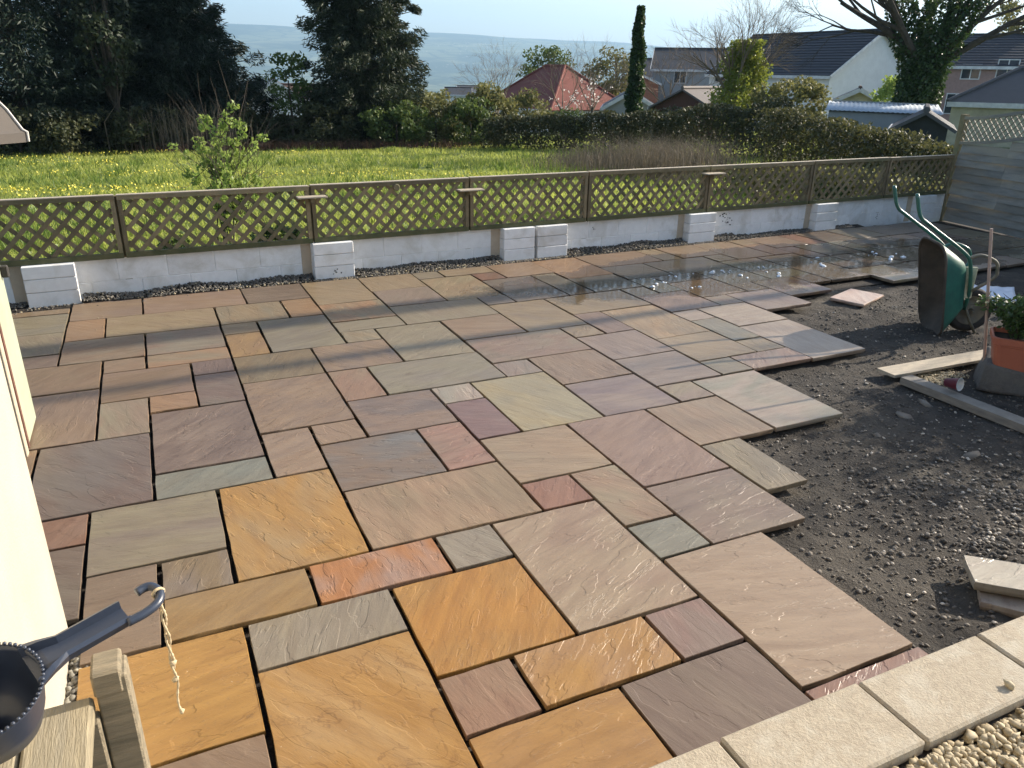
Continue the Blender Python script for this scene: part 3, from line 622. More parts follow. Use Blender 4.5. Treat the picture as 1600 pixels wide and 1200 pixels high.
# crumbs and white flattened blobs on the far wet slabs
pts = []; sz = []
for (cx_, cy_p, n, sx, sy) in ((1022, 440, 6, 10, 6), (1050, 430, 2, 8, 3), (1082, 428, 2, 4, 2), (1118, 426, 4, 8, 5), (1140, 428, 5, 18, 9), (1190, 420, 4, 12, 6), (1218, 429, 3, 5, 4), (1275, 413, 4, 7, 5), (1380, 395, 4, 14, 5), (1400, 402, 4, 14, 4), (1085, 450, 3, 6, 3)):
    for _ in range(n):
        p = px(random.gauss(cx_, sx), random.gauss(cy_p, sy*.7), z=.004); pts.append(p); sz.append(random.choice([.01, .013, .016, .022, .034]))
stones('white_blobs', pts, sz, MAT['white_blobs'], .5, 2, label='white flattened blobs on the wet far slabs', cat='white_blobs', kind='stuff')
pts = [px(random.gauss(1150, 70), random.gauss(446, 5), z=.003) for _ in range(90)]+[px(random.uniform(100, 700), random.uniform(470, 520), z=.003) for _ in range(40)]
stones('stone_crumbs', pts, rng.uniform(.003, .008, len(pts)), MAT['stone_pale'], .5, 1, label='pale stone crumbs scattered over the slabs', cat='grit', kind='stuff')
# ------------------------------------------------------------------ loose slabs
q = [px(1303, 463, z=-.02), px(1336, 450, z=-.02), px(1375, 462, z=-.02), px(1343, 477, z=-.02)]
c = sum(q, Vector())/4; e1 = q[2]-q[3]; 
o = add_slab(c.x, c.y, -.02, (q[2]-q[3]).length, (q[0]-q[3]).length, math.atan2(e1.y, e1.x), (.46, .32, .25), (.5, .4, .33), None, .8, .03); o.name = 'loose_slab'; tag(o, 'small pink sandstone slab lying loose on the soil', 'slab')
def offcut(P1, P2, P3, wd, c1, label, z, th):
    """near-left corner P1, far-left P2, a point P3 to the right of P2 on the far edge"""
    e_ = (P3-P2); e_.z = 0; e_.normalize(); h_ = (P1-P2).length; f_ = (P1-P2).normalized(); cen = (P1+P2)/2+e_*wd/2
    o = add_slab(cen.x, cen.y, z, wd, h_, math.atan2(e_.y, e_.x), c1, (.36, .32, .26), None, 1.3, th); o.name = 'slab_offcut'; tag(o, label, 'slab'); return o
offcut(px(1500, 903, z=.03), px(1526, 872, z=.03), px(1600, 884, z=.03), .62, (.34, .3, .23), 'broken beige slab piece lying highest beside the coping', .03, .045)
offcut(px(1524, 938, z=-.03), px(1536, 915, z=-.03), px(1600, 930, z=-.03), .6, (.34, .26, .21), 'pinkish slab offcut half under the beige piece', -.03, .04)
# ------------------------------------------------------------------ boards, cup, planter
b1 = [px(1370, 577, z=-.02), px(1548, 546, z=-.02)]; d1 = (b1[1]-b1[0]).normalized(); s1 = Vector((d1.y, -d1.x, 0))
tag(MB().bar(b1[0]+s1*.085, b1[1]+d1*.6+s1*.085, .17, .022).build('edging_board', MAT['pale_wood']), 'pale wooden board flat on the soil behind the planter', 'board')
p0, p1 = px(1407, 592, z=-.02), px(1600, 668, z=-.02); d2 = (p1-p0).normalized(); s2 = Vector((-d2.y, d2.x, 0))
tag(MB().bar(p0+s2*.06+Vector((0, 0, -.013)), p1+d2*.9+s2*.06+Vector((0, 0, -.013)), .12, .055).build('edging_board', MAT['grey_board']), 'grey weathered edging board in front of the planter block', 'board')
cp = px(1487, 606, z=.02); ax = (px(1500, 607, z=.02)-cp).normalized(); ax = Vector((ax.x*.55-FWD.x*.85, ax.y*.55-FWD.y*.85, .18)).normalized()
mt = Matrix.Translation(cp+Vector((0, 0, .035))) @ ax.to_track_quat('Z', 'Y').to_matrix().to_4x4()
ce = empty('paper_cup', cp, label='paper cup lying on its side by the planter block', cat='cup')
for nm, prf, mm in (('outside', [(0, -.05), (.03, -.05), (.046, .052), (.048, .054)], 'cup_out'), ('inside', [(.048, .054), (.044, .055), (.043, .05), (.028, -.045), (0, -.045)], 'cup_in')):
    o = MB().lathe(prf, 24, mt).build(nm, MAT[mm], smooth=True); o.parent = ce; o.matrix_parent_inverse = Matrix.Translation(-cp)
# concrete block: irregular
kb = px(1527, 606, z=-.06); fr = Vector((.62, -.785, 0)); bk_ = Vector((.785, .62, 0))
bm = bmesh.new(); bmesh.ops.create_cube(bm, size=1); bmesh.ops.subdivide_edges(bm, edges=bm.edges[:], cuts=7, use_grid_fill=True)
for v in bm.verts:
    u_, v_, z = v.co.x+.5, v.co.y+.5, v.co.z+.5
    tp = 1-.1*z
    p = kb+fr*((u_-.5)*.95*tp+.47)+bk_*((v_-.5)*.5*tp+.25)+Vector((0, 0, z*.2-.02)); nn_ = Vector((mnoise.noise(p*5), mnoise.noise(p*5+Vector((9, 0, 0))), mnoise.noise(p*5+Vector((0, 9, 0)))))
    v.co = p+nn_*.028
me = bpy.data.meshes.new('concrete_block'); bm.to_mesh(me); bm.free(); me.materials.append(MAT['concrete']); me.polygons.foreach_set('use_smooth', [True]*len(me.polygons))
o = bpy.data.objects.new('concrete_block', me); COL.objects.link(o); tag(o, 'rough grey concrete block under the terracotta planter', 'block')
pl = empty('planter', kb+fr*.40+bk_*.16+Vector((0, 0, .15)), math.atan2(fr.y, fr.x), label='terracotta coloured trough planter on the concrete block', cat='planter')
L_, W_, H_ = .36, .15, .22
def trough(l0, w0, l1, w1, z0, z1, n=10):
    out = []
    for l, w_, z in ((l0, w0, z0), (l1, w1, z1)):
        r_ = .045
        for sx, sy, a0 in ((1, 1, 0), (-1, 1, 90), (-1, -1, 180), (1, -1, 270)):
            for k in range(4):
                t = R(a0+30*k); out.append(((l-r_)*sx+r_*math.cos(t), (w_-r_)*sy+r_*math.sin(t), z))
    return out
def loft(secs, closed_bottom=True):
    vs = []; fs = []; n = len(secs[0])
    for s in secs: vs += s
    for i in range(len(secs)-1):
        for k in range(n): fs.append((i*n+k, i*n+(k+1) % n, i*n+n+(k+1) % n, i*n+n+k))
    if closed_bottom: fs.append(tuple(range(n-1, -1, -1)))
    return vs, fs
def ringt(l, w_, z):
    return trough(l, w_, l, w_, z, z)[:16]
raw('pot', *loft([ringt(.33, .125, 0), ringt(.365, .15, .185), ringt(.372, .155, .19), ringt(.372, .155, .2), ringt(.38, .163, .205), ringt(.384, .166, .25), ringt(.37, .152, .253), ringt(.36, .142, .215)]), MAT['terracotta'], pl)
raw('earth', ringt(.361, .143, .218), [tuple(range(16))], MAT['potsoil'], pl)
# ------------------------------------------------------------------ leaf builders
def leaf_quads(C, size, aspect=.5, normal=None, spread=1.0, along=None):
    """diamond leaves at C; along = preferred long axis per leaf"""
    n = len(C); d = rng.standard_normal((n, 3))
    if along is not None: d = along+d*spread
    d /= np.linalg.norm(d, axis=1)[:, None]; t = rng.standard_normal((n, 3)); s = np.cross(d, t); s /= np.linalg.norm(s, axis=1)[:, None]+1e-9
    size = np.broadcast_to(size, (n,)); L = d*size[:, None]; Wd = s*(size*aspect)[:, None]*.5
    V = np.stack([C-L*.5, C+Wd-L*.05, C+L*.5, C-Wd-L*.05], 1).reshape(-1, 3)
    return V, np.arange(4*n).reshape(-1, 4)
def leaves(name, C, size, mat, parent=None, aspect=.5, along=None, spread=1.0, **k):
    C = np.asarray(C, float); V, F = leaf_quads(C, size, aspect, None, spread, along); return raw(name, V, F, mat, parent, **k)
def blobs(cl, per, rad, squash=.8):
    """leaf positions: per points in a shell-weighted ball round each clump centre"""
    cl = np.asarray(cl, float); n = len(cl)*per; d = rng.standard_normal((n, 3)); d /= np.linalg.norm(d, axis=1)[:, None]
    r_ = rng.uniform(.25, 1, n)**.6; rad = np.repeat(np.broadcast_to(rad, (len(cl),)), per)
    d = d*(r_*rad)[:, None]; d[:, 2] *= squash
    return np.repeat(cl, per, 0)+d
def branch_mesh(mb, p, d, L, r, depth, spread=.5, nsub=(2, 4), gravity=0.0, twigs=None, seg=4, wob=.12, nside=5):
    pts = [p.copy()]; rs = [r]; dd = d.normalized()
    for i in range(seg):
        dd = (dd+Vector((random.gauss(0, wob), random.gauss(0, wob), random.gauss(0, wob)+gravity))).normalized(); pts.append(pts[-1]+dd*(L/seg)); rs.append(r*(1-.62*(i+1)/seg))
    mb.tube(pts, rs, max(3, nside), cap=False)
    if depth == 0: return
    for k in range(random.randint(*nsub)):
        t = random.uniform(.35, 1.0); i = min(seg-1, int(t*seg)); q = pts[i].lerp(pts[i+1], t*seg-i)
        ax = dd.cross(Vector((random.gauss(0, 1), random.gauss(0, 1), random.gauss(0, 1)))).normalized()
        nd = (dd*math.cos(spread*random.uniform(.6, 1.4))+ax*math.sin(spread*random.uniform(.6, 1.4))).normalized()
        if twigs is not None and depth <= 2: twigs.append(q.copy())
        branch_mesh(mb, q, nd, L*random.uniform(.55, .78), max(.004, rs[i]*.62), depth-1, spread, nsub, gravity, twigs, max(2, seg-1), wob*1.1, nside-1)
# planter shrub
st = MB(); tips = []
pc = pl.location+Vector((0, 0, .21))
for k in range(26):
    o_ = pc+fr*random.uniform(-.26, .3)+bk_*random.uniform(-.08, .08); branch_mesh(st, o_, Vector((random.gauss(0, .45), random.gauss(0, .45), 1))-fr*random.uniform(-.3, .2), random.uniform(.2, .36), .006, 2, .6, (2, 3), 0, tips, 3)
sh = empty('potted_shrub', pc, label='leafy evergreen shrub growing in the terracotta planter', cat='shrub')
o = st.build('stems', MAT['bark']); o.parent = sh; o.matrix_parent_inverse = Matrix.Translation(-pc)
cl = [t for t in tips if t.z < pc.z+.62]; C = blobs(cl, 34, .085)
o = leaves('foliage', C, rng.uniform(.03, .06, len(C)), MAT['shrub'], None, .5); o.parent = sh; o.matrix_parent_inverse = Matrix.Translation(-pc)
c0 = px(1550, 533, D=6.75); c1 = px(1549, 357, D=6.75)
tag(MB().tube([(c0.x, c0.y, -.05), (c1.x, c1.y, c1.z)], .011, 10).build('cane', plain('pinkish_cane', (.42, .3, .25), (.34, .25, .2), 12, .6, .1)), 'thin pinkish cane standing upright beside the planter', 'cane')
# crumpled sheet
g = [px(1490, 470, z=-.02), px(1503, 445, z=-.02), px(1562, 440, z=-.02), px(1600, 455, z=-.02), px(1590, 476, z=-.02)]
cs = sum(g, Vector())/5; vs = []; fs = []; N_ = 18
for i in range(N_):
    for j in range(N_):
        u_, v_ = i/(N_-1), j/(N_-1); a = g[0].lerp(g[4], u_); b = g[1].lerp(g[2].lerp(g[3], .6), u_); p = a.lerp(b, v_); p.z = -.035+.035*abs(mnoise.noise(p*4))+.02*abs(mnoise.noise(p*11)); vs.append(p)
for i in range(N_-1):
    for j in range(N_-1): fs.append((i*N_+j, i*N_+j+1, i*N_+N_+j+1, i*N_+N_+j))
o = raw('plastic_sheet', vs, fs, MAT['sheet'], None, True, label='crumpled blue white plastic sheet behind the barrow wheel', cat='sheet'); sm = o.modifiers.new('s', 'SOLIDIFY'); sm.thickness = .003
# ------------------------------------------------------------------ wheelbarrow tipped on its nose
n_ = Vector((-.872, .49, 0)).normalized(); lat = Vector((.49, .872, 0)).normalized()
nose = px(1474, 529, z=-.07); wbo = nose+lat*.27; wbo.z = -.085
wb = empty('wheelbarrow', wbo, label='green wheelbarrow tipped up on its nose with muddy tray', cat='wheelbarrow')
def L2(fwd, u_, l_): return n_*(u_*(.72 if u_ < 0 else 1)+.17*(.48-fwd))+lat*(l_*.95)+Vector((0, 0, (.48-fwd)*.95))        # normal-use axes: forward, up (from rim plane), lateral
def rr_ring(f0, f1, hw_, u_, r_, n=6, hw1=None):
    out = []; hw1 = hw1 or hw_
    cs = [(f1-r_, hw1-r_, 0), (f0+r_, hw_-r_, 90), (f0+r_, -hw_+r_, 180), (f1-r_, -hw1+r_, 270)]
    for cf, cl_, a0 in cs:
        for k in range(n):
            t = R(a0+90*k/(n-1)); out.append(L2(cf+r_*math.cos(t), u_, cl_+r_*math.sin(t)))
    return out
secs = [rr_ring(-.4, .48, .3, 0, .16, hw1=.27), rr_ring(-.385, .45, .29, -.05, .15, hw1=.255), rr_ring(-.3, .33, .24, -.2, .12, hw1=.2), rr_ring(-.24, .24, .2, -.29, .09, hw1=.17), rr_ring(-.16, .16, .14, -.31, .08, hw1=.12)]
def barrow_shell(secs, name, mat, off):
    vs = []; fs = []; n = len(secs[0])
    for s in secs: vs += [v+n_*off for v in s]
    for i in range(len(secs)-1):
        for k in range(n): fs.append((i*n+k, i*n+(k+1) % n, i*n+n+(k+1) % n, i*n+n+k))
    fs.append(tuple(range((len(secs)-1)*n, len(secs)*n)))
    return raw(name, [tuple(v) for v in vs], fs, mat, wb, True)
barrow_shell(secs, 'tray', MAT['green_tub'], 0)
ins = [[p+(Vector((0, 0, .48))-Vector((0, 0, p.z)))*.012-lat*(p.dot(lat))*.02+n_*.003 for p in s] for s in secs]
barrow_shell(ins, 'tray_lining', MAT['tub_inside'], .004)
ri = [p+n_*.004 for p in secs[0]]; MB().tube(ri+[ri[0]], .011, 6).build('rim', MAT['tub_inside'], wb, True)
for s in (1, -1):
    pth = [L2(.22, -.35, s*.1), L2(.0, -.345, s*.19), L2(-.25, -.3, s*.25), L2(-.36, -.2, s*.265), L2(-.58, .13, s*.27), L2(-.67, .22, s*.27), L2(-.86, .25, s*.27)]
    MB().tube(smooth_path(pth, 5), .016, 10).build('handle', MAT['tube_green'], wb, True)
    lp = [L2(-.3, -.28, s*.26), L2(-.33, -.42, s*.265), L2(-.28, -.58, s*.265), L2(-.2, -.61, s*.265), L2(-.12, -.57, s*.26), L2(.02, -.36, s*.2)]
    MB().tube(smooth_path(lp, 6), .014, 8).build('leg', MAT['tube_green'] if s > 0 else MAT['tube_worn'], wb, True)
    MB().tube([L2(.08, -.3, s*.12), L2(.33, -.42, s*.085), L2(.46, -.5, s*.085)], .013, 8).build('wheel_stay', MAT['tube_worn'], wb, True)
MB().cbox((-.06, -.012, -.14), (.06, .012, .14), .004, Matrix.Translation(L2(-.05, -.33, -.16)) @ Matrix(((n_.x, lat.x, 0), (n_.y, lat.y, 0), (0, 0, 1))).to_4x4()).build('side_plate', plain('chipped_cream_plate', (.55, .53, .38), (.2, .24, .16), 12, .6, .2), wb)
axle = L2(.25, -.46, 0); mw = Matrix.Translation(axle) @ lat.to_track_quat('Z', 'Y').to_matrix().to_4x4()
wh_ = empty('wheel', axle); wh_.parent = wb
iw = mw.copy(); iw.translation = (0, 0, 0)
MB().lathe([(.135, -.035), (.16, -.046), (.185, -.042), (.2, -.022), (.205, 0), (.2, .022), (.185, .042), (.16, .046), (.135, .035), (.125, 0), (.135, -.035)], 40, iw).build('tyre', MAT['rubber'], wh_, True)
MB().lathe([(.02, -.04), (.03, -.04), (.05, -.012), (.1, -.012), (.125, -.03), (.14, -.034), (.14, .034), (.125, .03), (.1, .012), (.05, .012), (.03, .04), (.02, .04), (.02, -.04)], 32, iw).build('rim', MAT['rim'], wh_, True)
MB().tube([iw @ Vector((0, 0, -.1)), iw @ Vector((0, 0, .1))], .01, 8).build('axle', MAT['tube_worn'], wh_)
# ------------------------------------------------------------------ near left: low timber gate, plastic scoop on twine
gp = px(172, 1038, D=1.42); gz = gp.z
gt = empty('timber_gate', (gp.x, gp.y, 0), label='weathered low timber gate and post in the near left corner', cat='gate')
MB().cbox((-.03, -.035, -.3), (.028, .03, gz-.005), .004).build('post', MAT['old_wood'], gt)
MB().cbox((-.033, -.038, gz-.045), (.02, .034, gz+.012), .005).build('post_cap', MAT['old_wood'], gt)
for k, (a0, a1) in enumerate(((-.15, -.038), (-.268, -.155), (-.385, -.272))):
    MB().cbox((a0, -.42, gz-.085), (a1, -.012, gz-.05-.004*k), .006).build('plank', MAT['old_wood_y'], gt)
MB().cbox((-.42, -.05, .05), (-.032, -.012, gz-.088), .004).build('board', MAT['old_wood'], gt)
# scoop: bowl with beaded rim and channel handle ending in a hook
DS = 1.12
bc = px(-35, 1085, D=DS); hb = px(66, 1062, D=DS); he = px(256, 952, D=DS+.05); hm = px(160, 1008, D=DS+.025)
sco = empty('plastic_scoop', bc, label='navy plastic scoop with beaded rim and hooked handle in the near corner', cat='scoop')
hv = (he-hb).normalized(); tilt = Vector((-.1, -.3, .95)).normalized()
zax = (tilt-hv*tilt.dot(hv)).normalized(); yax = zax.cross(hv)
mbw = Matrix((hv, yax, zax)).transposed().to_4x4()
rb = (hb-bc).length*1.04
prof = [(rb, 0), (rb*.97, -.012), (rb*.9, -.05), (rb*.78, -.085), (rb*.5, -.1), (0, -.104), (0, -.1), (rb*.49, -.096), (rb*.75, -.082), (rb*.86, -.05), (rb*.94, -.01), (rb*.965, .002), (rb, 0)]
MB().lathe(prof, 48, mbw).build('bowl', MAT['navy'], sco, True)
mbd = MB(); 
bm = bmesh.new(); bmesh.ops.create_icosphere(bm, subdivisions=1, radius=.0034); bvs = [v.co.copy() for v in bm.verts]; bfs = [[v.index for v in f.verts] for f in bm.faces]; bm.free()
for k in range(64):
    a = 2*math.pi*k/64; c_ = mbw @ Vector((rb*.985*math.cos(a), rb*.985*math.sin(a), .004)); mbd.add([c_+v for v in bvs], bfs)
mbd.build('beaded_rim', MAT['navy'], sco, True)
hl = (he-hb).length; x0_ = rb*.96
def hp(x, y, z): return mbw @ Vector((x0_+x, y, z))
ww = .024
sec = lambda x, w_, dz: [hp(x, -w_, .004+dz), hp(x, -w_*.75, .008+dz), hp(x, -w_*.62, -.006+dz), hp(x, w_*.62, -.006+dz), hp(x, w_*.75, .008+dz), hp(x, w_, .004+dz), hp(x, w_*.8, -.013+dz), hp(x, -w_*.8, -.013+dz)]
def chan(xs):
    vs = []; fs = []
    for x, w_, dz in xs: vs += sec(x, w_, dz)
    for i in range(len(xs)-1):
        for k in range(8): fs.append((i*8+k, i*8+(k+1) % 8, i*8+8+(k+1) % 8, i*8+8+k))
    fs += [tuple(range(7, -1, -1)), tuple(range((len(xs)-1)*8, len(xs)*8))]; return vs, fs
raw('handle', *chan([(-.012, .045, -.004), (.012, .034, 0), (.035, ww, 0), (hl*.7, ww, 0)]), MAT['navy'], sco)
hook = [hp(hl*.66, -ww*.9, 0), hp(hl*.8, -ww*.95, 0), hp(hl*.93, -ww*.75, .0), hp(hl*1.0, -.002, .0), hp(hl*.985, ww*.75, 0), hp(hl*.93, ww, 0), hp(hl*.86, ww*.95, 0)]
MB().tube(smooth_path(hook, 5), .0075, 8).build('hook', MAT['navy'], sco, True)
# twine: loop and two twisted hanging strands with knots
tw0 = sco.location+hp(hl*.99, -.004, 0); te = empty('twine', tw0, label='piece of jute twine knotted to the scoop handle', cat='twine')
lp = [hp(hl*.99, 0, 0)-hp(hl*.99, -.004, 0)+Vector((.009*math.cos(a)*hv.x+zax.x*.009*math.sin(a), .009*math.cos(a)*hv.y+zax.y*.009*math.sin(a), .009*math.sin(a))) for a in np.linspace(0, 6.283, 16)]
MB().tube(lp, .0026, 6).build('loop', MAT['twine'], te, True)
sway = RIGHT*.0
for ph, ln in ((0, .25), (math.pi, .16)):
    pth = [Vector((0, 0, -ln*t))+sway*ln*t*1.0+Vector((.0028*math.cos(ph+t*13*ln/.185), .0028*math.sin(ph+t*13*ln/.185), 0)) for t in np.linspace(0, 1, 60)]
    MB().tube(pth, [.0021+.0005*math.sin(i*1.7) for i in range(60)], 6).build('strand', MAT['twine'], te, True)
for t, s in ((.14, 1), (.175, .9), (.247, .8)):
    c_ = Vector((0, 0, -t))+sway*t; MB().add([c_+v*2.0*s+Vector((random.gauss(0, .0008), random.gauss(0, .0008), 0)) for v in bvs], bfs).build('knot', MAT['twine'], te, True)
# ------------------------------------------------------------------ field grass and flowers
def scatter_field(n, x0, x1, y0, y1): return rng.uniform(x0, x1, n), rng.uniform(y0, y1, n)
n = 150000; Y = 8.75+31*rng.uniform(0, 1, n)**1.15; X = rng.uniform(-.30, 1.18, n)*Y+rng.uniform(-1, 1, n)
den = np.array([mnoise.noise(Vector((x*.35, y*.35, 3)))+.5*mnoise.noise(Vector((x*1.4, y*1.4, 7))) for x, y in zip(X, Y)])
hgt = np.clip(.09+.11*den+rng.uniform(0, .06, n), .03, .26)
Z = np.array([zfield(x, y)+.05+.05*mnoise.noise(Vector((x*.6, y*.6, 0))) for x, y in zip(X, Y)])-.01
a = rng.uniform(0, 6.283, n); wd = rng.uniform(.01, .026, n); lean = rng.normal(0, .5, (n, 2))*hgt[:, None]
b0 = np.stack([X-np.cos(a)*wd, Y-np.sin(a)*wd, Z], 1); b1_ = np.stack([X+np.cos(a)*wd, Y+np.sin(a)*wd, Z], 1); tp = np.stack([X+lean[:, 0], Y+lean[:, 1], Z+hgt], 1)
nt_ = 3000; TY = 8.9+30*rng.uniform(0, 1, nt_); TX = rng.uniform(-.30, 1.15, nt_)*TY; tv = []
for x, y in zip(TX, TY):
    if mnoise.noise(Vector((x*.25, y*.4, 21))) < -.05: continue
    z = zfield(x, y)+.03; r_ = random.uniform(.08, .3); h = random.uniform(.14, .3)
    for k in range(22):
        aa_ = random.uniform(0, 6.283); q = r_*random.random()**.5; bx, by = x+q*math.cos(aa_), y+q*math.sin(aa_); w2 = random.uniform(.01, .024); a2 = random.uniform(0, 6.283)
        tv += [(bx-w2*math.cos(a2), by-w2*math.sin(a2), z), (bx+w2*math.cos(a2), by+w2*math.sin(a2), z), (bx+math.cos(aa_)*q*.8+random.gauss(0, .05), by+math.sin(aa_)*q*.8+random.gauss(0, .05), z+h*random.uniform(.6, 1.1))]
raw('grass_tufts', np.array(tv), np.arange(len(tv)).reshape(-1, 3), MAT['tuft'], label='darker grass tufts and docks dotted over the meadow', cat='grass', kind='stuff')
raw('grass', np.stack([b0, b1_, tp], 1).reshape(-1, 3), np.arange(3*n).reshape(-1, 3), MAT['grass'], label='rough green meadow grass in the field beyond the trellis', cat='grass', kind='stuff')
n = 14000; Y = rng.uniform(18, 36, n); X = rng.uniform(-.25, .42, n)*Y
den = np.array([mnoise.noise(Vector((x*.28, y*.5, 11)))+.4*mnoise.noise(Vector((x*1.1, y*1.1, 5)))-.018*max(0, x-.06*y)*1.5 for x, y in zip(X, Y)])
k = (den > .16); X, Y = X[k], Y[k]
Z = np.array([zfield(x, y)+.16 for x, y in zip(X, Y)])+rng.uniform(-.04, .05, len(X))
leaves('flowers', np.stack([X, Y, Z], 1), rng.uniform(.03, .055, len(X)), MAT['flower'], None, .9, label='yellow wild flowers in drifts across the meadow', cat='flowers', kind='stuff')
# ------------------------------------------------------------------ trees and hedges
def gz_at(x, y): return zfield(x, y)+.03
def attach(o, p):
    if o.name.split('.')[0] in ('stems', 'limbs', 'branches', 'blossom'): o['kind'] = 'stuff'
    o.parent = p; o.matrix_parent_inverse = Matrix.Translation(-Vector(p.location)); return o
def conifer(name, label, x, D, H, rad, top=.06, ncl=330, per=70, mat='conifer', leaf=(.14, .32), low=.04, power=.7, lopside=0.0, seed=0, group='conifers behind the field'):
    b = px(x, 215, D=D); b.z = gz_at(b.x, b.y); e = empty(name, b, label=label, cat='tree', group=group)
    attach(MB().tube([b+Vector((0, 0, -.3)), b+Vector((.1, 0, H*.5)), b+Vector((.05, .1, H*.96))], [rad*.09, rad*.06, .03], 8).build('trunk', MAT['bark']), e)
    cl = []; al = []; rr_ = []; lm = MB()
    for k in range(ncl):
        t = low+(1-low)*random.random()**1.15; prof_ = rad*((1-t)**power*(1-top)+top)*min(1, .55+t*3)
        a = random.uniform(0, 6.283); wob = 1+.22*mnoise.noise(Vector((math.cos(a)*1.6, math.sin(a)*1.6, t*H*.55+seed)))+.12*random.gauss(0, 1)
        q = prof_*random.choice([1, 1, .92, .75, .5])*wob
        s_, v_ = view_axes(x)
        c_ = b+Vector((math.cos(a)*q, math.sin(a)*q, t*H+.25*q/rad)); cl.append(c_); al.append((math.cos(a), math.sin(a), -.25)); rr_.append(random.uniform(.3, .62)*(.55+.5*(1-t))*rad/3.2)
        if k % 4 == 0: lm.tube([b+Vector((0, 0, t*H*.93)), c_], [.04, .012], 4, cap=False)
    attach(lm.build('limbs', MAT['bark']), e)
    for k in range(int(ncl*.9)):
        t = low*.5+random.random()**1.2*.9; prof_ = rad*((1-t)**power*(1-top)+top)*min(1, .6+t*3)*random.uniform(.1, .72); a = random.uniform(0, 6.283)
        cl.append(b+Vector((math.cos(a)*prof_, math.sin(a)*prof_, t*H+.1))); al.append((math.cos(a), math.sin(a), -.4)); rr_.append(.75*rad/3.2*(1.05-.6*t))
    C = blobs(cl, per, np.array(rr_), .75); along = np.repeat(np.array(al), per, 0)
    attach(leaves('crown', C, rng.uniform(*leaf, len(C)), MAT[mat], None, .2, along, .6), e)
    return e
conifer('conifer', 'tall dark conifer at the far left edge of the field', 45, 37, 15, 4.6, ncl=420, per=125, seed=1)
conifer('conifer', 'tall dark conifer second from the left with brighter climber on it', 185, 38.5, 13.5, 3.9, ncl=400, per=125, seed=2)
conifer('conifer', 'lower spreading conifer sloping down to the right of the tall pair', 296, 37.5, 6.8, 3.5, ncl=460, per=130, power=.62, low=.15, seed=3)
conifer('conifer', 'shaggy grey green conifer standing alone in the middle distance', 572, 37, 10.8, 2.95, ncl=520, per=130, mat='conifer2', power=.55, seed=4)
def crown_tree(name, label, x, D, H, cz, rx, rz, ncl, per, mat, leaf, crad=.4, trunk=.12, group=None, y=None, cat='tree', squash=.8, limbs=True, aspect=.6, z0=None):
    b = px(x, 180, D=D); b.z = gz_at(b.x, min(b.y, 41)) if z0 is None else z0
    e = empty(name, b, label=label, cat=cat, group=group)
    cl = []; lm = MB()
    for k in range(ncl):
        d = Vector((random.gauss(0, 1), random.gauss(0, 1), random.gauss(0, 1))).normalized(); q = random.uniform(.35, 1)**.5*(1+.25*mnoise.noise(d*1.8+Vector((x, 0, 0))))
        c_ = b+Vector((d.x*rx*q, d.y*rx*q, cz+d.z*rz*q)); c_.z = max(c_.z, b.z+.1); cl.append(c_)
        if limbs and k % 3 == 0: lm.tube([b+Vector((0, 0, max(.2, cz*.35))), b.lerp(c_, .55)+Vector((0, 0, .2)), c_], [trunk*.45, trunk*.25, .012], 4, cap=False)
    attach(MB().tube([b+Vector((0, 0, -.3)), b+Vector((.03, .02, cz*.5)), b+Vector((0, 0, cz))], [trunk, trunk*.8, trunk*.45], 8).build('trunk', MAT['bark']), e)
    if limbs: attach(lm.build('limbs', MAT['bark']), e)
    C = blobs(cl, per, crad, squash); attach(leaves('crown', C, rng.uniform(*leaf, len(C)), MAT[mat], None, aspect), e)
    return e
crown_tree('climber_bush', 'olive leaved tree showing between the two tall left conifers', 185, 34.8, 7, 4.6, 1.05, 2.4, 55, 60, 'conifer2', (.12, .24), .42, group='field edge shrubs')
for (x, D, cz, rx, rz, n_c, mt_, lb) in ((455, 35.5, 2.7, .75, 1.3, 26, 'bush', 'slim grey green sapling at the left side of the lone conifer'),
    (425, 36.5, .6, 1.6, .75, 60, 'hedge', 'dark low bush in front of the white gable'), (340, 35.8, .9, 1.7, .85, 55, 'hedge', 'dark undergrowth bush below the sloping conifer'), (500, 35.2, .9, 1.7, .9, 55, 'hedge', 'dark bush at the foot of the lone conifer on its left'),
    (618, 34.6, .95, 1.5, .85, 55, 'bush', 'mid green bush at the foot of the lone conifer on its right'), (680, 35.5, 1.05, 1.45, 1.15, 60, 'olive', 'olive bush right of the lone conifer'),
    (735, 35, 1.0, 1.2, .95, 50, 'bush', 'green bush between olive bush and feathery bush'), (765, 36.5, 1.45, 1.0, 1.3, 60, 'olive', 'feathery pale green bush left of the red roof'), (822, 39, 1.35, 1.15, .95, 55, 'olive', 'olive brown bush before the red roof'),
    (120, 34.6, .8, 2.4, .85, 70, 'hedge', 'dark undergrowth bush below the tall left conifers'), (230, 35, .8, 2.0, .8, 60, 'hedge', 'dark undergrowth bush under the brighter climber'), (20, 34.5, .8, 2.0, .9, 60, 'hedge', 'dark undergrowth bush at the far left')):
    crown_tree('bush', lb, x, D, 2, cz, rx, rz, n_c, 60, mt_, (.09, .2), .34, .06, 'field edge shrubs', cat='bush', limbs=False)
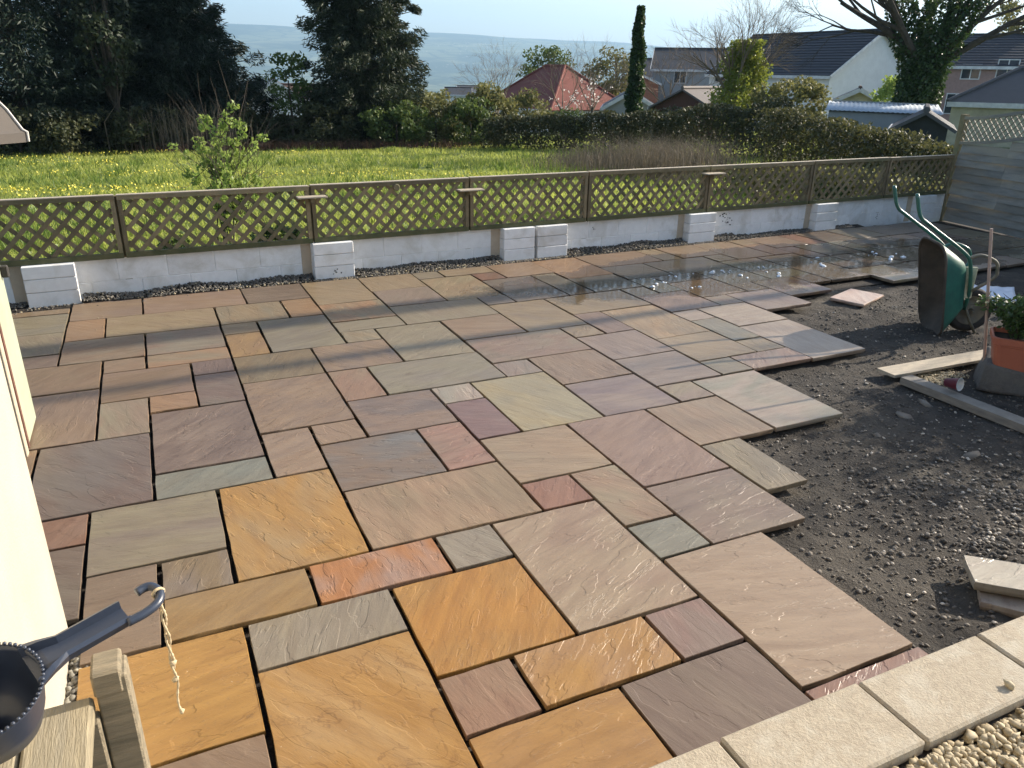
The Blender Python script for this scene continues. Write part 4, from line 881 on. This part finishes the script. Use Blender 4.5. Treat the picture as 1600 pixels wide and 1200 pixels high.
def hedge(name, label, pts, wd, mat, per_m=650, leaf=(.07, .16)):
    """pts: (px x, D, top height above ground)"""
    P = []
    for x, D, h in pts: q = px(x, 180, D=D); P.append((q.x, q.y, h))
    base = Vector((P[0][0], P[0][1], gz_at(P[0][0], P[0][1]))); e = empty(name, base, label=label, cat='hedge')
    C = []; st = MB()
    for (ax_, ay, ah), (bx, by, bh) in zip(P, P[1:]):
        L = math.hypot(bx-ax_, by-ay); nx_, ny = -(by-ay)/L, (bx-ax_)/L
        for k in range(int(L*per_m)):
            t = random.random(); x, y, h = ax_+(bx-ax_)*t, ay+(by-ay)*t, ah+(bh-ah)*t
            h *= 1+.14*mnoise.noise(Vector((x*.8, y*.8, 0)))+.07*mnoise.noise(Vector((x*2.6, y*2.6, 5)))
            o = random.gauss(0, .42); zz = random.random()**.6
            o = max(-1, min(1, o))*wd*(.75+.25*zz if zz < .85 else .8)*(1+.2*mnoise.noise(Vector((x*1.5, zz*3, 9))))
            C.append((x+nx_*o, y+ny*o, gz_at(x, min(y, 41))+h*zz))
        for k in range(int(L*2.2)):
            t = random.random(); x, y = ax_+(bx-ax_)*t, ay+(by-ay)*t; z = gz_at(x, min(y, 41)); st.tube([(x, y, z-.1), (x+random.gauss(0, .15), y+random.gauss(0, .15), z+(ah+(bh-ah)*t)*random.uniform(.7, 1.08))], [.025, .006], 4, cap=False)
    attach(st.build('stems', MAT['bark']), e); attach(leaves('foliage', C, rng.uniform(*leaf, len(C)), MAT[mat], None, .6), e); return e
hedge('hedge', 'long clipped brown green hedge along the far side of the field', [(755, 33, 1.35), (900, 32, 1.35), (1030, 30.5, 1.5), (1160, 29, 1.75), (1230, 27.5, 1.95)], .75, 'hedge', 1500)
hedge('hedge', 'overgrown ivy hedge right of centre below the corrugated shed', [(1205, 25, 1.75), (1250, 23.5, 1.6), (1300, 22.5, 1.45), (1390, 21, 1.2), (1505, 19.5, 1.0)], .8, 'hedge2', 2000, (.06, .13))
hedge('hedge', 'low olive bramble hedge just behind the right trellis panels', [(1150, 17.5, .55), (1270, 16.5, .75), (1370, 15.5, .75), (1480, 15, .6)], .6, 'olive', 1500, (.05, .11))
hedge('hedge', 'dark field hedge behind the bushes on the left', [(-40, 39, 2.0), (150, 39, 1.9), (330, 38.5, 1.7), (400, 38.5, 1.25), (470, 38.2, 1.25), (560, 38, 1.6), (700, 37.5, 1.5), (800, 36, 1.3)], .8, 'hedge', 900, (.1, .22))
# dead stems: reeds on the right, brambles along the left hedge foot
def stems(name, label, cx_px, D0, D1, n, h0, h1, mat, wpx, lean=.18, wd=.008):
    X = []; T = []
    V = []; F = []
    for k in range(n):
        x = random.gauss(cx_px, wpx); D = random.uniform(D0, D1); b = px(x, 180, D=D); b.z = gz_at(b.x, b.y); h = random.uniform(h0, h1)
        p1_ = b+Vector((random.gauss(0, lean)*h*.4, random.gauss(0, lean)*h*.4, h*.6)); p2_ = p1_+Vector((random.gauss(0, lean*2)*h, random.gauss(0, lean*2)*h, h*random.uniform(.1, .45)))
        s = Vector((random.gauss(0, 1), random.gauss(0, 1), 0)).normalized()*wd; i0 = len(V); V += [b-s, b+s, p1_+s*.8, p1_-s*.8, p2_]
        F += [(i0, i0+1, i0+2), (i0, i0+2, i0+3), (i0+3, i0+2, i0+4)]
    return raw(name, np.array([tuple(v) for v in V]), np.array(F), MAT[mat], label=label, cat='stems', kind='stuff')
stems('dead_stems', 'tangle of dry pale stems before the right part of the hedge', 1040, 19.5, 26, 3300, .45, 1.2, 'dry', 62, .22, .006)
stems('dead_stems', 'dry stems and weeds thinning out over the field edge', 935, 22, 27, 1600, .2, .55, 'dry', 45, .25, .008)
stems('brambles', 'brown dead brambles along the foot of the left hedge', 480, 32.8, 34.3, 2600, .15, .55, 'bramble', 130, .4, .012)
stems('bare_stems', 'upright bare pale stems under the sloping conifer', 292, 33.2, 34.2, 240, 1.0, 2.3, 'dry', 48, .05, .018)
stems('bare_stems', 'bunch of leaning pale stems between the left conifers', 205, 33.6, 34.2, 40, 1.0, 2.0, 'dry', 12, .1, .025)
# young shrub just beyond the trellis and low plants seen through it
def leafy(name, label, x, y_, D, h, wdt, n, mat, leaf, group=None):
    b = px(x, y_, D=D); b.z = gz_at(b.x, b.y); e = empty(name, b, label=label, cat='plant', group=group); st = MB(); tips = []
    for k in range(n):
        branch_mesh(st, b+Vector((random.gauss(0, wdt*.12), random.gauss(0, wdt*.12), 0)), Vector((random.gauss(0, wdt*.5), random.gauss(0, wdt*.5), h)), h*random.uniform(.3, .5), .012, 2, .5, (3, 4), .02, tips, 4)
    attach(st.build('stems', MAT['bark']), e); C = blobs([t for t in tips], 16, .07); attach(leaves('foliage', C, rng.uniform(*leaf, len(C)), MAT[mat], None, .55), e); return e
leafy('young_shrub', 'bright green young shrub standing just beyond the trellis on the left', 345, 300, 10.6, 2.45, .25, 15, 'spring', (.04, .075))
for k, (x, D, h, w_, n, mt_, lb) in enumerate(((420, 9.7, .75, .8, 7, 'ivy', 'dark leafy plant behind the trellis near the first bracket'), (90, 9.8, .5, .6, 6, 'spring', 'low green plant behind the leftmost trellis'), (250, 9.9, .6, .7, 7, 'bush', 'low bushy plant behind the second trellis panel'),
    (840, 10.5, .6, .7, 6, 'spring', 'low bright weed behind the fourth trellis panel'), (700, 10.2, .5, .6, 5, 'spring', 'low bright weed behind the third trellis panel'), (1060, 11.5, .8, 1.0, 8, 'hedge', 'dark weed clump behind the fifth trellis panel'), (1180, 13, .8, 1.0, 8, 'olive', 'olive weed clump behind the sixth trellis panel'), (1400, 17, .8, 1.0, 8, 'olive', 'olive weed clump behind the seventh trellis panel'), (1300, 15.5, .8, 1.0, 8, 'bush', 'green weed clump right of the black paint chips'))):
    leafy('weed_plant', lb, x, 330, D, h, w_, n, mt_, (.035, .07), 'plants behind the trellis')
# ivy column, ivy tree, big ivy-clad tree
def ivy_column(name, label, x, yb, yt, D, r0, r1, n, mat, top_branches=False):
    b = px(x, yb, D=D); t_ = px(x+1, yt, D=D); b.z = gz_at(b.x, min(b.y, 41)); H = t_.z-b.z
    e = empty(name, b, label=label, cat='tree'); attach(MB().tube([b+Vector((0, 0, -.3)), b+Vector((.05, 0, H*.5)), b+Vector((0, 0, H))], [.2, .15, .07], 10).build('trunk', MAT['bark']), e)
    C = []
    for k in range(n):
        t = random.random(); a = random.uniform(0, 6.283); r_ = (r0+(r1-r0)*t)*(1+.6*mnoise.noise(Vector((math.cos(a)*1.2, math.sin(a)*1.2, t*H*1.3))))*random.uniform(.5, 1.15)*min(1, .35+t*6)
        C.append((b.x+r_*math.cos(a), b.y+r_*math.sin(a), b.z+.25+t*(H-.1)))
    attach(leaves('ivy', C, rng.uniform(.07, .15, len(C)), MAT[mat], None, .8), e); return e
ivy_column('ivy_column', 'slender dead trunk wrapped in dark ivy rising above the hedge', 989, 187, 16, 33.5, .44, .13, 9000, 'ivy')
def bare_tree(name, label, x, D, H, trunk_r, first, depth=5, spread=.42, n0=5, gravity=.02, mat='twig', lean=(0, 0), nsub=(3, 4), seedv=1, group=None, Lf=.62, dirs=None, z0=None):
    random.seed(seedv); b = px(x, 180, D=D); b.z = gz_at(b.x, min(b.y, 41)) if z0 is None else z0
    e = empty(name, b, label=label, cat='tree', group=group)
    top = b+Vector((lean[0], lean[1], first)); attach(MB().tube([b+Vector((0, 0, -.3)), b.lerp(top, .5), top], [trunk_r, trunk_r*.85, trunk_r*.7], 10).build('trunk', MAT['bark']), e)
    mb = MB(); tips = []
    for k in range(n0):
        a = 6.283*k/n0+random.uniform(-.4, .4); d = Vector((math.cos(a)*.55, math.sin(a)*.55, 1)) if dirs is None else dirs[k]
        branch_mesh(mb, top-Vector((0, 0, random.uniform(0, first*.25))), d, (H-first)*Lf, trunk_r*.38, depth, spread, nsub, gravity, tips, 4, .1, 6)
    attach(mb.build('branches', MAT[mat]), e); return e, b, tips
e, b, tips = bare_tree('bare_tree', 'bare round headed tree with yellow green ivy up its trunk', 1142, 40, 7.1, .22, 2.2, 4, .45, 6, .03, 'twig', nsub=(3, 5), seedv=5, Lf=.47)
C = []
for k in range(11000):
    t = random.random(); a = random.uniform(0, 6.283); r_ = (.45+.95*math.sin(min(1, t*1.15)*2.6)**1)*random.uniform(.45, 1.05)*(1+.85*mnoise.noise(Vector((math.cos(a)*1.6, math.sin(a)*1.6, t*6))))
    C.append((b.x+r_*math.cos(a)*.8+t*.45, b.y+r_*math.sin(a)*.8-.2*t, b.z+.2+t*4.3))
attach(leaves('ivy', C, rng.uniform(.09, .18, len(C)), MAT['ivy_yellow'], None, .7), e)
# big tree on the right, several limbs, ivy on the trunk
s_, v_ = view_axes(1430)
up_ = Vector((0, 0, 1))
e, b, tips = bare_tree('ivy_tree', 'big bare tree with thick ivy clad trunk before the white house', 1428, 34, 12.5, .42, 3.3, 5, .42, 7, .02, 'bark', nsub=(3, 4), seedv=12, Lf=.42, dirs=[-s_*.8+up_, -s_*.3+up_+v_*.3, s_*.2+up_-v_*.2, s_*.6+up_, -s_*.95+up_*.75-v_*.2, s_*1.0+up_*.7, -s_*.5+up_*.9-v_*.4])
C = []
for k in range(17000):
    t = random.random(); a = random.uniform(0, 6.283); fork = random.choice([-1, .15, 1]); r_ = (.82+.2*mnoise.noise(Vector((math.cos(a)*2, math.sin(a)*2, t*6))))*random.uniform(.6, 1.12)*(1-.35*t)
    h = t*5.2; sh_ = max(0, h-2.4)*fork*.42
    C.append((b.x+r_*math.cos(a)+s_.x*sh_, b.y+r_*math.sin(a)+s_.y*sh_, b.z+h+.1))
attach(leaves('ivy', C, rng.uniform(.08, .16, len(C)), MAT['ivy'], None, .8), e)
# smaller garden trees round the houses
for (x, D, H, f_, tr, sd_, lb, mt_, dp) in ((1045, 46, 4.9, 1.3, .14, 21, 'bare spreading shrub tree before the grey roofed house', 'twig', 4), (880, 55, 5.3, 1.2, .12, 22, 'small bare tree behind the red roof ridge', 'twig', 3), (925, 60, 6.2, 1.6, .13, 23, 'bare tree right of the red roof ridge', 'twig', 3), (775, 52, 4.6, 1.2, .12, 24, 'bare grey tree left of the red roof', 'twig', 4)):
    gzv = px(x, 170, D=D).z-1.5
    bare_tree('bare_tree', lb, x, D, H, tr, f_, dp, .5, 5, .0, mt_, nsub=(3, 4), seedv=sd_, group='small bare garden trees', z0=min(-1.4, gzv))
e, b, tips = bare_tree('magnolia', 'small magnolia with pale blossom before the red roof', 912, 42, 3.4, .07, .9, 3, .45, 5, .03, 'twig', nsub=(2, 3), seedv=31, z0=-1.4)
C = blobs([t for t in tips if random.random() < .7], 2, .12); attach(leaves('blossom', C, rng.uniform(.07, .13, len(C)), MAT['blossom'], None, .8), e)
random.seed(99)
for (x, D, cz, rx, rz, n_c, mt_, lb) in ((1235, 38, 1.85, 1.6, .95, 75, 'olive', 'wide olive green bush before the white house'), (885, 41, .7, .95, .65, 35, 'bush', 'round dark bush before the red roof'), (1050, 37, .9, .9, .7, 30, 'hedge', 'dark round shrub before the brown shed'), (975, 36, .7, 1.0, .55, 30, 'bush', 'low green shrub left of the ivy column'), (1393, 40, 1.9, .75, .9, 30, 'spring', 'bright yellow green shrub left of the big ivy tree'), (955, 70, 3.4, 2.2, 1.9, 50, 'olive', 'brownish round tree behind the brick house'), (1165, 43, 1.4, .8, .8, 24, 'dry', 'dry brown shrub below the ivy tree in the middle'), (1585, 75, 8.2, 3.2, 2.6, 60, 'olive', 'pale feathery tree top behind the pink house roof'), (850, 75, 3.5, 2.4, 2.0, 50, 'bush', 'green tree behind the red roof on its left')):
    crown_tree('garden_bush', lb, x, D, 3, cz, rx, rz, n_c, 60, mt_, (.1, .2) if D < 50 else (.18, .34), .36 if D < 50 else .7, .07, 'bushes among the houses', cat='bush', limbs=False)
# far woods in the valley
pts = []
for _ in range(900):
    x = random.uniform(330, 1050); D = random.uniform(180, 900); p = px(x, 150, D=D); pts.append((p.x, p.y, ground_z(p.x, p.y)))
C = blobs([(x, y, z+3) for x, y, z in pts], 22, 3.6, .9); leaves('far_wood', C, rng.uniform(1.2, 2.4, len(C)), MAT['olive'], None, .7, label='hazy woods and hedgerow trees down in the valley', cat='wood', kind='stuff')
# ------------------------------------------------------------------ trees out of the frame to the right whose stems throw the long shadow bands over the slabs
random.seed(3)
for (x, y, H, r_, dp, lb) in ((17, 7.3, 12, .26, 0, 'tall slim trunk beyond the right fence out of view'), (17.4, 6.2, 12, .11, 0, 'thin trunk beyond the right fence out of view')):
    e = empty('tall_stem', (x, y, -.5), label=lb, cat='tree'); MB().tube([(0, 0, -.5), (.1, .05, H*.5), (.0, .1, H)], [r_, r_*.8, r_*.5], 10).build('trunk', MAT['bark'], e)
mb = MB(); e = empty('bare_tree', (19, 4.2, -.5), label='bare garden tree beyond the right fence out of view', cat='tree'); tips = []
MB().tube([(0, 0, -.5), (0, 0, 3)], [.16, .12], 8).build('trunk', MAT['bark'], e)
for k in range(7): branch_mesh(mb, Vector((0, 0, 2.6)), Vector((random.gauss(0, .5), random.gauss(0, .6), 1)), 3.2, .07, 3, .5, (3, 4), 0, tips, 4)
mb.build('branches', MAT['bark'], e)
mb = MB(); e = empty('shade_tree', (8.6, 2.5, -.1), label='small leafy tree added out of view right of the planter to shade the soil', cat='tree'); tips = []  # unseen tree, added to cast dappled shade on the soil
for k in range(8): branch_mesh(mb, Vector((random.gauss(0, .05), random.gauss(0, .05), 0)), Vector((random.gauss(0, .35), random.gauss(0, .45), 1)), 1.35, .03, 3, .55, (3, 4), 0, tips, 4)
mb.build('branches', MAT['bark'], e); C = blobs(tips, 7, .12); leaves('crown', C, rng.uniform(.05, .1, len(C)), MAT['bush'], e, .6)
# ------------------------------------------------------------------ houses
def roofmat(name, c1, c2, rows=.3): 
    q = NT(name); v = q.coord(); col = q.mix(q.noise(v, 3, 5, .6), c1, c2)
    return q.done(col, .75, q.bump(q.noise(v, 20, 3, .6), .3, .01), .3)
RM = dict(slate=roofmat('slate_roof', (.055, .058, .068), (.035, .038, .046)), red=roofmat('red_tiles', (.21, .06, .042), (.14, .042, .032)), brown=roofmat('brown_tiles', (.13, .085, .065), (.08, .055, .045)), grey=roofmat('grey_tiles', (.1, .1, .105), (.07, .07, .075)), felt=roofmat('felt', (.17, .15, .14), (.13, .115, .11)))
WM = dict(white=plain('white_render', (.78, .78, .76), (.7, .7, .68), 2, .85, .1), grey=plain('grey_render', (.36, .37, .37), (.3, .31, .31), 2, .85, .1), pink=plain('pink_brick', (.42, .27, .23), (.34, .22, .19), 6, .85, .2), brick=plain('orange_brick', (.36, .16, .1), (.28, .12, .08), 6, .85, .2), brown=plain('brown_boards', (.13, .055, .035), (.09, .04, .028), 3, .8, .2, 20, (6, 6, .4)), cream=plain('cream_wall', (.62, .56, .4), None, 3, .8, .1), dark=plain('dark_boards', (.035, .04, .045), None, 3, .8, .2))
MAT['trim'] = plain('white_trim', (.75, .75, .74), None, 3, .5, 0)
q_ = NT('window_glass'); MAT['glass'] = q_.done((.03, .04, .055), .06, None, .6)
def house(name, label, O, da, L, db, W, zg, ze, zr, wall_m, roof_m, hip=False, over=.25, wins=(), barge=True, courses=0, ridge_side=None, chimney=None, group='houses beyond the field', cat='house', gable_m=None):
    """O near corner; da ridge direction (length L), db depth direction (width W)"""
    O = Vector((O.x, O.y, 0)); e = empty(name, (O.x, O.y, zg), label=label, cat=cat, group=group); Z = Vector((0, 0, 1))
    def A(o): o.parent = e; o.matrix_parent_inverse = Matrix.Translation((-O.x, -O.y, -zg)); return o
    P = lambda a, b_, z: O+da*a+db*b_+Z*z
    vs = [P(0, 0, zg), P(L, 0, zg), P(L, W, zg), P(0, W, zg), P(0, 0, ze), P(L, 0, ze), P(L, W, ze), P(0, W, ze)]
    fs = [(0, 1, 5, 4), (1, 2, 6, 5), (2, 3, 7, 6), (3, 0, 4, 7)]
    if not hip: vs += [P(0, W/2, zr-.08), P(L, W/2, zr-.08)]; fs += [(4, 7, 8), (6, 5, 9)]
    A(raw('wall', vs, fs, wall_m))
    # roof: thin slabs with courses as stepped strips
    sl = (zr-ze)/(W/2); zo = ze-over*sl
    def quad(name_, a, b_, c, d, th=.09, par=None):
        nn = (b_-a).cross(d-a).normalized(); nn = nn if nn.z > 0 else -nn
        o = raw(name_, [a, b_, c, d, a-nn*th, b_-nn*th, c-nn*th, d-nn*th], [(0, 1, 2, 3), (7, 6, 5, 4), (0, 4, 5, 1), (1, 5, 6, 2), (2, 6, 7, 3), (3, 7, 4, 0)], roof_m)
        if par is not None: o.parent = par; o.matrix_parent_inverse = Matrix.Translation((-O.x, -O.y, -zg))
        return o
    ha = W/2*(.98 if hip else 0); oa = over
    r0, r1 = (P(ha, W/2, zr), P(L-ha, W/2, zr)) if hip else (P(-oa, W/2, zr), P(L+oa, W/2, zr))
    if hip and ha*2 > L: r0 = r1 = P(L/2, W/2, zr)
    c00, c10, c11, c01 = P(-oa, -over, zo), P(L+oa, -over, zo), P(L+oa, W+over, zo), P(-oa, W+over, zo)
    main = None
    for (a, b_, c, d) in ((c00, c10, r1, r0), (c11, c01, r0, r1)):
        o = A(quad('roof', a, b_, c, d)); main = main or o
        if courses:
            nn = (b_-a).cross(d-a).normalized(); nn = nn if nn.z > 0 else -nn
            for k in range(courses):
                t0, t1 = k/courses, (k+1)/courses; p0_, p1_, p2_, p3_ = a.lerp(d, t0), b_.lerp(c, t0), b_.lerp(c, t1), a.lerp(d, t1)
                so_ = raw('tile_course', [p0_+nn*.05, p1_+nn*.05, p2_+nn*.008, p3_+nn*.008, p0_, p1_], [(0, 1, 2, 3), (4, 5, 1, 0)], roof_m); so_.parent = o; so_.matrix_parent_inverse = Matrix.Translation((O.x, O.y, zg)) @ Matrix.Translation((-O.x, -O.y, -zg)); so_.matrix_parent_inverse = Matrix.Identity(4)
                so_.matrix_parent_inverse = Matrix.Identity(4)
    if hip:
        A(quad('roof', c10, c11, r1, r1+Vector((0, 0, .001)))); A(quad('roof', c01, c00, r0, r0+Vector((0, 0, .001))))
        for p, q in ((c00, r0), (c10, r1), (c01, r0), (c11, r1)): A(MB().tube([p+Z*.03, q+Z*.05], .09, 6).build('hip_tiles', roof_m))
    A(MB().tube([r0+Z*.03, r1+Z*.031], .1, 6).build('ridge_tiles', roof_m))
    A(MB().bar(P(-over, -over-.02, zo-.1), P(L+over, -over-.02, zo-.1), .05, .2).build('fascia', MAT['trim']))
    if barge and not hip:
        for a0 in (-oa-.03, L+oa+.03):
            A(MB().bar(P(a0, -over, zo-.07), P(a0, W/2, zr-.07), .05, .2).build('bargeboard', MAT['trim'])); A(MB().bar(P(a0, W+over, zo-.07), P(a0, W/2, zr-.07), .05, .2).build('bargeboard', MAT['trim']))
    for side, u_, z, w_, h_ in wins:       # side: 'f' on the da face, 'g' on the db face at a=0
        if side == 'f': T = lambda a, b_, off: P(u_+a, -off, z+b_)
        else: T = lambda a, b_, off: P(-off, u_+a, z+b_)
        mb = MB()
        def rect(a0, a1, b0, b1, off): return [T(a0, b0, off), T(a1, b0, off), T(a1, b1, off), T(a0, b1, off)]
        def boxr(mb, a0, a1, b0, b1, o0, o1):
            v = rect(a0, a1, b0, b1, o0)+rect(a0, a1, b0, b1, o1); mb.add(v, [(0, 1, 2, 3), (7, 6, 5, 4), (0, 4, 5, 1), (1, 5, 6, 2), (2, 6, 7, 3), (3, 7, 4, 0)])
        t = .07
        for a0, a1, b0, b1 in ((0, w_, 0, t), (0, w_, h_-t, h_), (0, t, t, h_-t), (w_-t, w_, t, h_-t), (w_/2-t/2, w_/2+t/2, t, h_-t)): boxr(mb, a0, a1, b0, b1, .004, .07)
        fr_ = A(mb.build('window', MAT['trim'])); g_ = MB(); boxr(g_, t, w_-t, t, h_-t, .01, .03); gl = g_.build('pane', MAT['glass']); gl.parent = fr_; gl.matrix_parent_inverse = Matrix.Identity(4)
    if chimney:
        a, b_, zt_, w_ = chimney; A(MB().box((-w_/2, -w_/2, 0), (w_/2, w_/2, zt_-ze), Matrix.Translation(P(a, b_, ze))).build('chimney', WM['brick']))
    return e
def at(x, D): p = px(x, 120, D=D); return p
def dirs(x, A_):
    s, v = view_axes(x); a = R(A_); return (-s*math.cos(a)+v*math.sin(a), s*math.sin(a)+v*math.cos(a))
zz = lambda x, y, D: px(x, y, D=D).z
# white house with slate roof
D = 60; da, db = dirs(1297, 42); house('white_house', 'white two storey house with slate roof and blank gable', at(1297, D), da, 12.2, db, 8.6, -6, zz(1297, 112, D)-.1, zz(1340, 47, D+3), WM['white'], RM['slate'], courses=16, wins=[('f', 7.2, zz(1240, 128, 64), 1.3, 1.1), ('f', 10.2, zz(1180, 130, 66), 1.3, 1.1), ('f', 7.2, zz(1240, 140, 64)-1.2, 1.3, 1.4), ('f', 10.2, zz(1180, 140, 66)-1.2, 1.3, 1.4)])
# red hipped bungalow
D = 62; da, db = dirs(864, 55); house('red_roof_bungalow', 'bungalow with steep red tiled hipped roof', at(864, D), da, 10, db, 7.4, -5, zz(864, 167, D), zz(880, 103, D+5), WM['white'], RM['red'], hip=True, over=.3)
# grey roofed house behind
D = 82; s_, v_ = view_axes(1100); house('grey_house', 'grey rendered house with dark roof behind the bare trees', at(1020, D), s_, 12.5, v_, 8, -6, zz(1020, 106, D), zz(1080, 76, D+3), WM['grey'], RM['slate'], wins=[('f', 2, zz(1040, 130, D), 1.2, 1.2)])
D = 90; house('slate_roof_house', 'dark slate roof left of the grey house', at(985, D), view_axes(1000)[0], 5, view_axes(1000)[1], 7, -6, zz(1000, 118, D), zz(1010, 92, D+3), WM['grey'], RM['slate'])
# brick house with flue
D = 78; s_, v_ = view_axes(960); house('brick_house', 'small orange brick house behind the ivy column', at(952, D), v_, 8, s_, 4.6, -6, zz(952, 128, D), zz(970, 110, D), WM['brick'], RM['brown'], wins=[('g', .6, zz(958, 146, D), .8, 1.2)])
fl0 = px(963, 125, D=76); fl1 = px(963, 86, D=76); tag(MB().tube([fl0, fl1], .13, 8).build('flue_pipe', MAT['rubber']), 'tall dark flue pipe above the brick house', 'flue')
D = 50; s_, v_ = view_axes(975); house('garage', 'grey gabled garage with white bargeboards behind the ivy column', at(948, D), v_, 6, s_, 3.0, -4, zz(948, 165, D), zz(978, 142, D), WM['grey'], RM['grey'], group='sheds and garages', cat='garage')
# brown shed
D = 43; s_, v_ = view_axes(1070); house('brown_shed', 'dark brown timber shed with pale felt roof', at(1027, D), (v_*.86+s_*.5).normalized(), 3.6, (s_*.86-v_*.5).normalized(), 3.3, -2.5, zz(1030, 163, D), zz(1068, 138, D-.5), WM['brown'], RM['felt'], barge=False, group='sheds and garages', cat='shed')
# little cream gable, corrugated shed, dark shed
D = 47; s_, v_ = view_axes(1335); house('cream_gable', 'small cream gable with broad white bargeboards before the white house', at(1305, D), v_, 4, s_, 2.65, -4, zz(1305, 158, D), zz(1337, 138, D), WM['cream'], RM['brown'], group='sheds and garages', cat='shed')
D = 30; s_, v_ = view_axes(1345); c0 = px(1288, 186, D=D); cs_ = empty('corrugated_shed', (c0.x, c0.y, -2), label='low shed with ribbed corrugated roof behind the ivy hedge', cat='shed', group='sheds and garages')
zf = zz(1288, 171, D)
z2 = lambda a, d: zf-.012*a+.085*d
rf = []; ff = []; nr = 48; Lr = 3.6
for k in range(nr+1):
    a = Lr*k/nr; zo = .016*math.cos(k*math.pi)
    for d in (0, 2.6): p = Vector((c0.x, c0.y, 0))+s_*a+v_*d; rf.append((p.x, p.y, z2(a, d)+zo))
for k in range(nr): ff.append((2*k, 2*k+2, 2*k+3, 2*k+1))
o = raw('roof', rf, ff, plain('translucent_corrugated', (.5, .56, .62), (.38, .42, .46), 3, .5, .1), cs_, True); o.matrix_parent_inverse = Matrix.Translation((-c0.x, -c0.y, 2)); md = o.modifiers.new('s', 'SOLIDIFY'); md.thickness = .02
mb = MB()
vs = [Vector((c0.x, c0.y, 0))+s_*a+v_*d+Vector((0, 0, z)) for a, d, z in ((.1, .15, -2), (3.5, .15, -2), (3.5, 2.4, -2), (.1, 2.4, -2), (.1, .15, zf-.06), (3.5, .15, zf-.1), (3.5, 2.4, zf+.2), (.1, 2.4, zf+.25))]
o = mb.add(vs, [(0, 1, 5, 4), (1, 2, 6, 5), (2, 3, 7, 6), (3, 0, 4, 7)]).build('wall', WM['grey'], cs_); o.matrix_parent_inverse = Matrix.Translation((-c0.x, -c0.y, 2))
D = 27; s_, v_ = view_axes(1450); house('dark_shed', 'dark gabled shed peeping over the hedge at the ivy tree foot', at(1420, D), v_, 3, s_, 1.3, -2, zz(1413, 193, D), zz(1443, 173, D), WM['dark'], RM['grey'], barge=False, group='sheds and garages', cat='shed')
# pink house and garage on the right
D = 66; s_, v_ = view_axes(1530); house('pink_house', 'pink brick house with slate roof at the right edge', at(1455, D), s_, 14, v_, 8, -7, zz(1480, 100, D), zz(1540, 55, D+4), WM['pink'], RM['slate'], courses=12, wins=[('f', 1.8, zz(1490, 124, D), 1.2, 1.0), ('f', 3.9, zz(1527, 124, D), 1.3, 1.3), ('f', 1.2, zz(1475, 178, D), 1.2, 1.4)])
D = 40; s_, v_ = view_axes(1550); house('pale_garage', 'pale garage with grey hipped roof above the tall fence', at(1497, D), s_, 9, v_, 4.6, -3, zz(1497, 155, D), zz(1560, 108, D+2), WM['cream'], RM['grey'], hip=True, group='sheds and garages', cat='garage', over=.2)
# white gable behind left conifers, far small house
D = 62; da, db = dirs(440, 60); house('white_gable_house', 'white gable with brown tiled roof between the left conifers', at(386, D), view_axes(420)[1], 9, view_axes(420)[0], 3.6, -6, zz(386, 152, D), zz(396, 124, D), WM['white'], RM['brown'])
D = 62; house('brown_roof_house', 'brown tiled roof right of the white gable between the conifers', at(420, D+1), view_axes(440)[0], 4.5, view_axes(440)[1], 5, -6, zz(430, 152, D), zz(440, 133, D+2), WM['grey'], RM['brown'])
D = 140; house('far_house', 'tiny far house with slate roof and white walls down the valley', at(696, D), view_axes(710)[0], 4.2, view_axes(710)[1], 6, -14, zz(700, 147, D), zz(710, 137, D+2), WM['white'], RM['slate'])
D = 150; house('far_house', 'tiny far grey house beside the white walled far house', at(716, D), view_axes(716)[0], 5, view_axes(716)[1], 6, -14, zz(720, 142, D), zz(720, 134, D+2), WM['grey'], RM['grey'])
# ------------------------------------------------------------------ haze
hz = MB().box((-9000, -9000, -400), (9000, 9000, 620)).build('haze', None); hz['kind'] = 'stuff'; tag(hz, 'thin blue haze over the valley and hills', 'haze')
hm_ = bpy.data.materials.new('haze'); hm_.use_nodes = True; t = hm_.node_tree; t.nodes.clear(); ou = t.nodes.new('ShaderNodeOutputMaterial'); pv = t.nodes.new('ShaderNodeVolumePrincipled')
pv.inputs['Color'].default_value = (.46, .72, 1, 1); pv.inputs['Density'].default_value = 1.5e-4; pv.inputs['Anisotropy'].default_value = .2
t.links.new(pv.outputs[0], ou.inputs['Volume']); hz.data.materials.append(hm_)
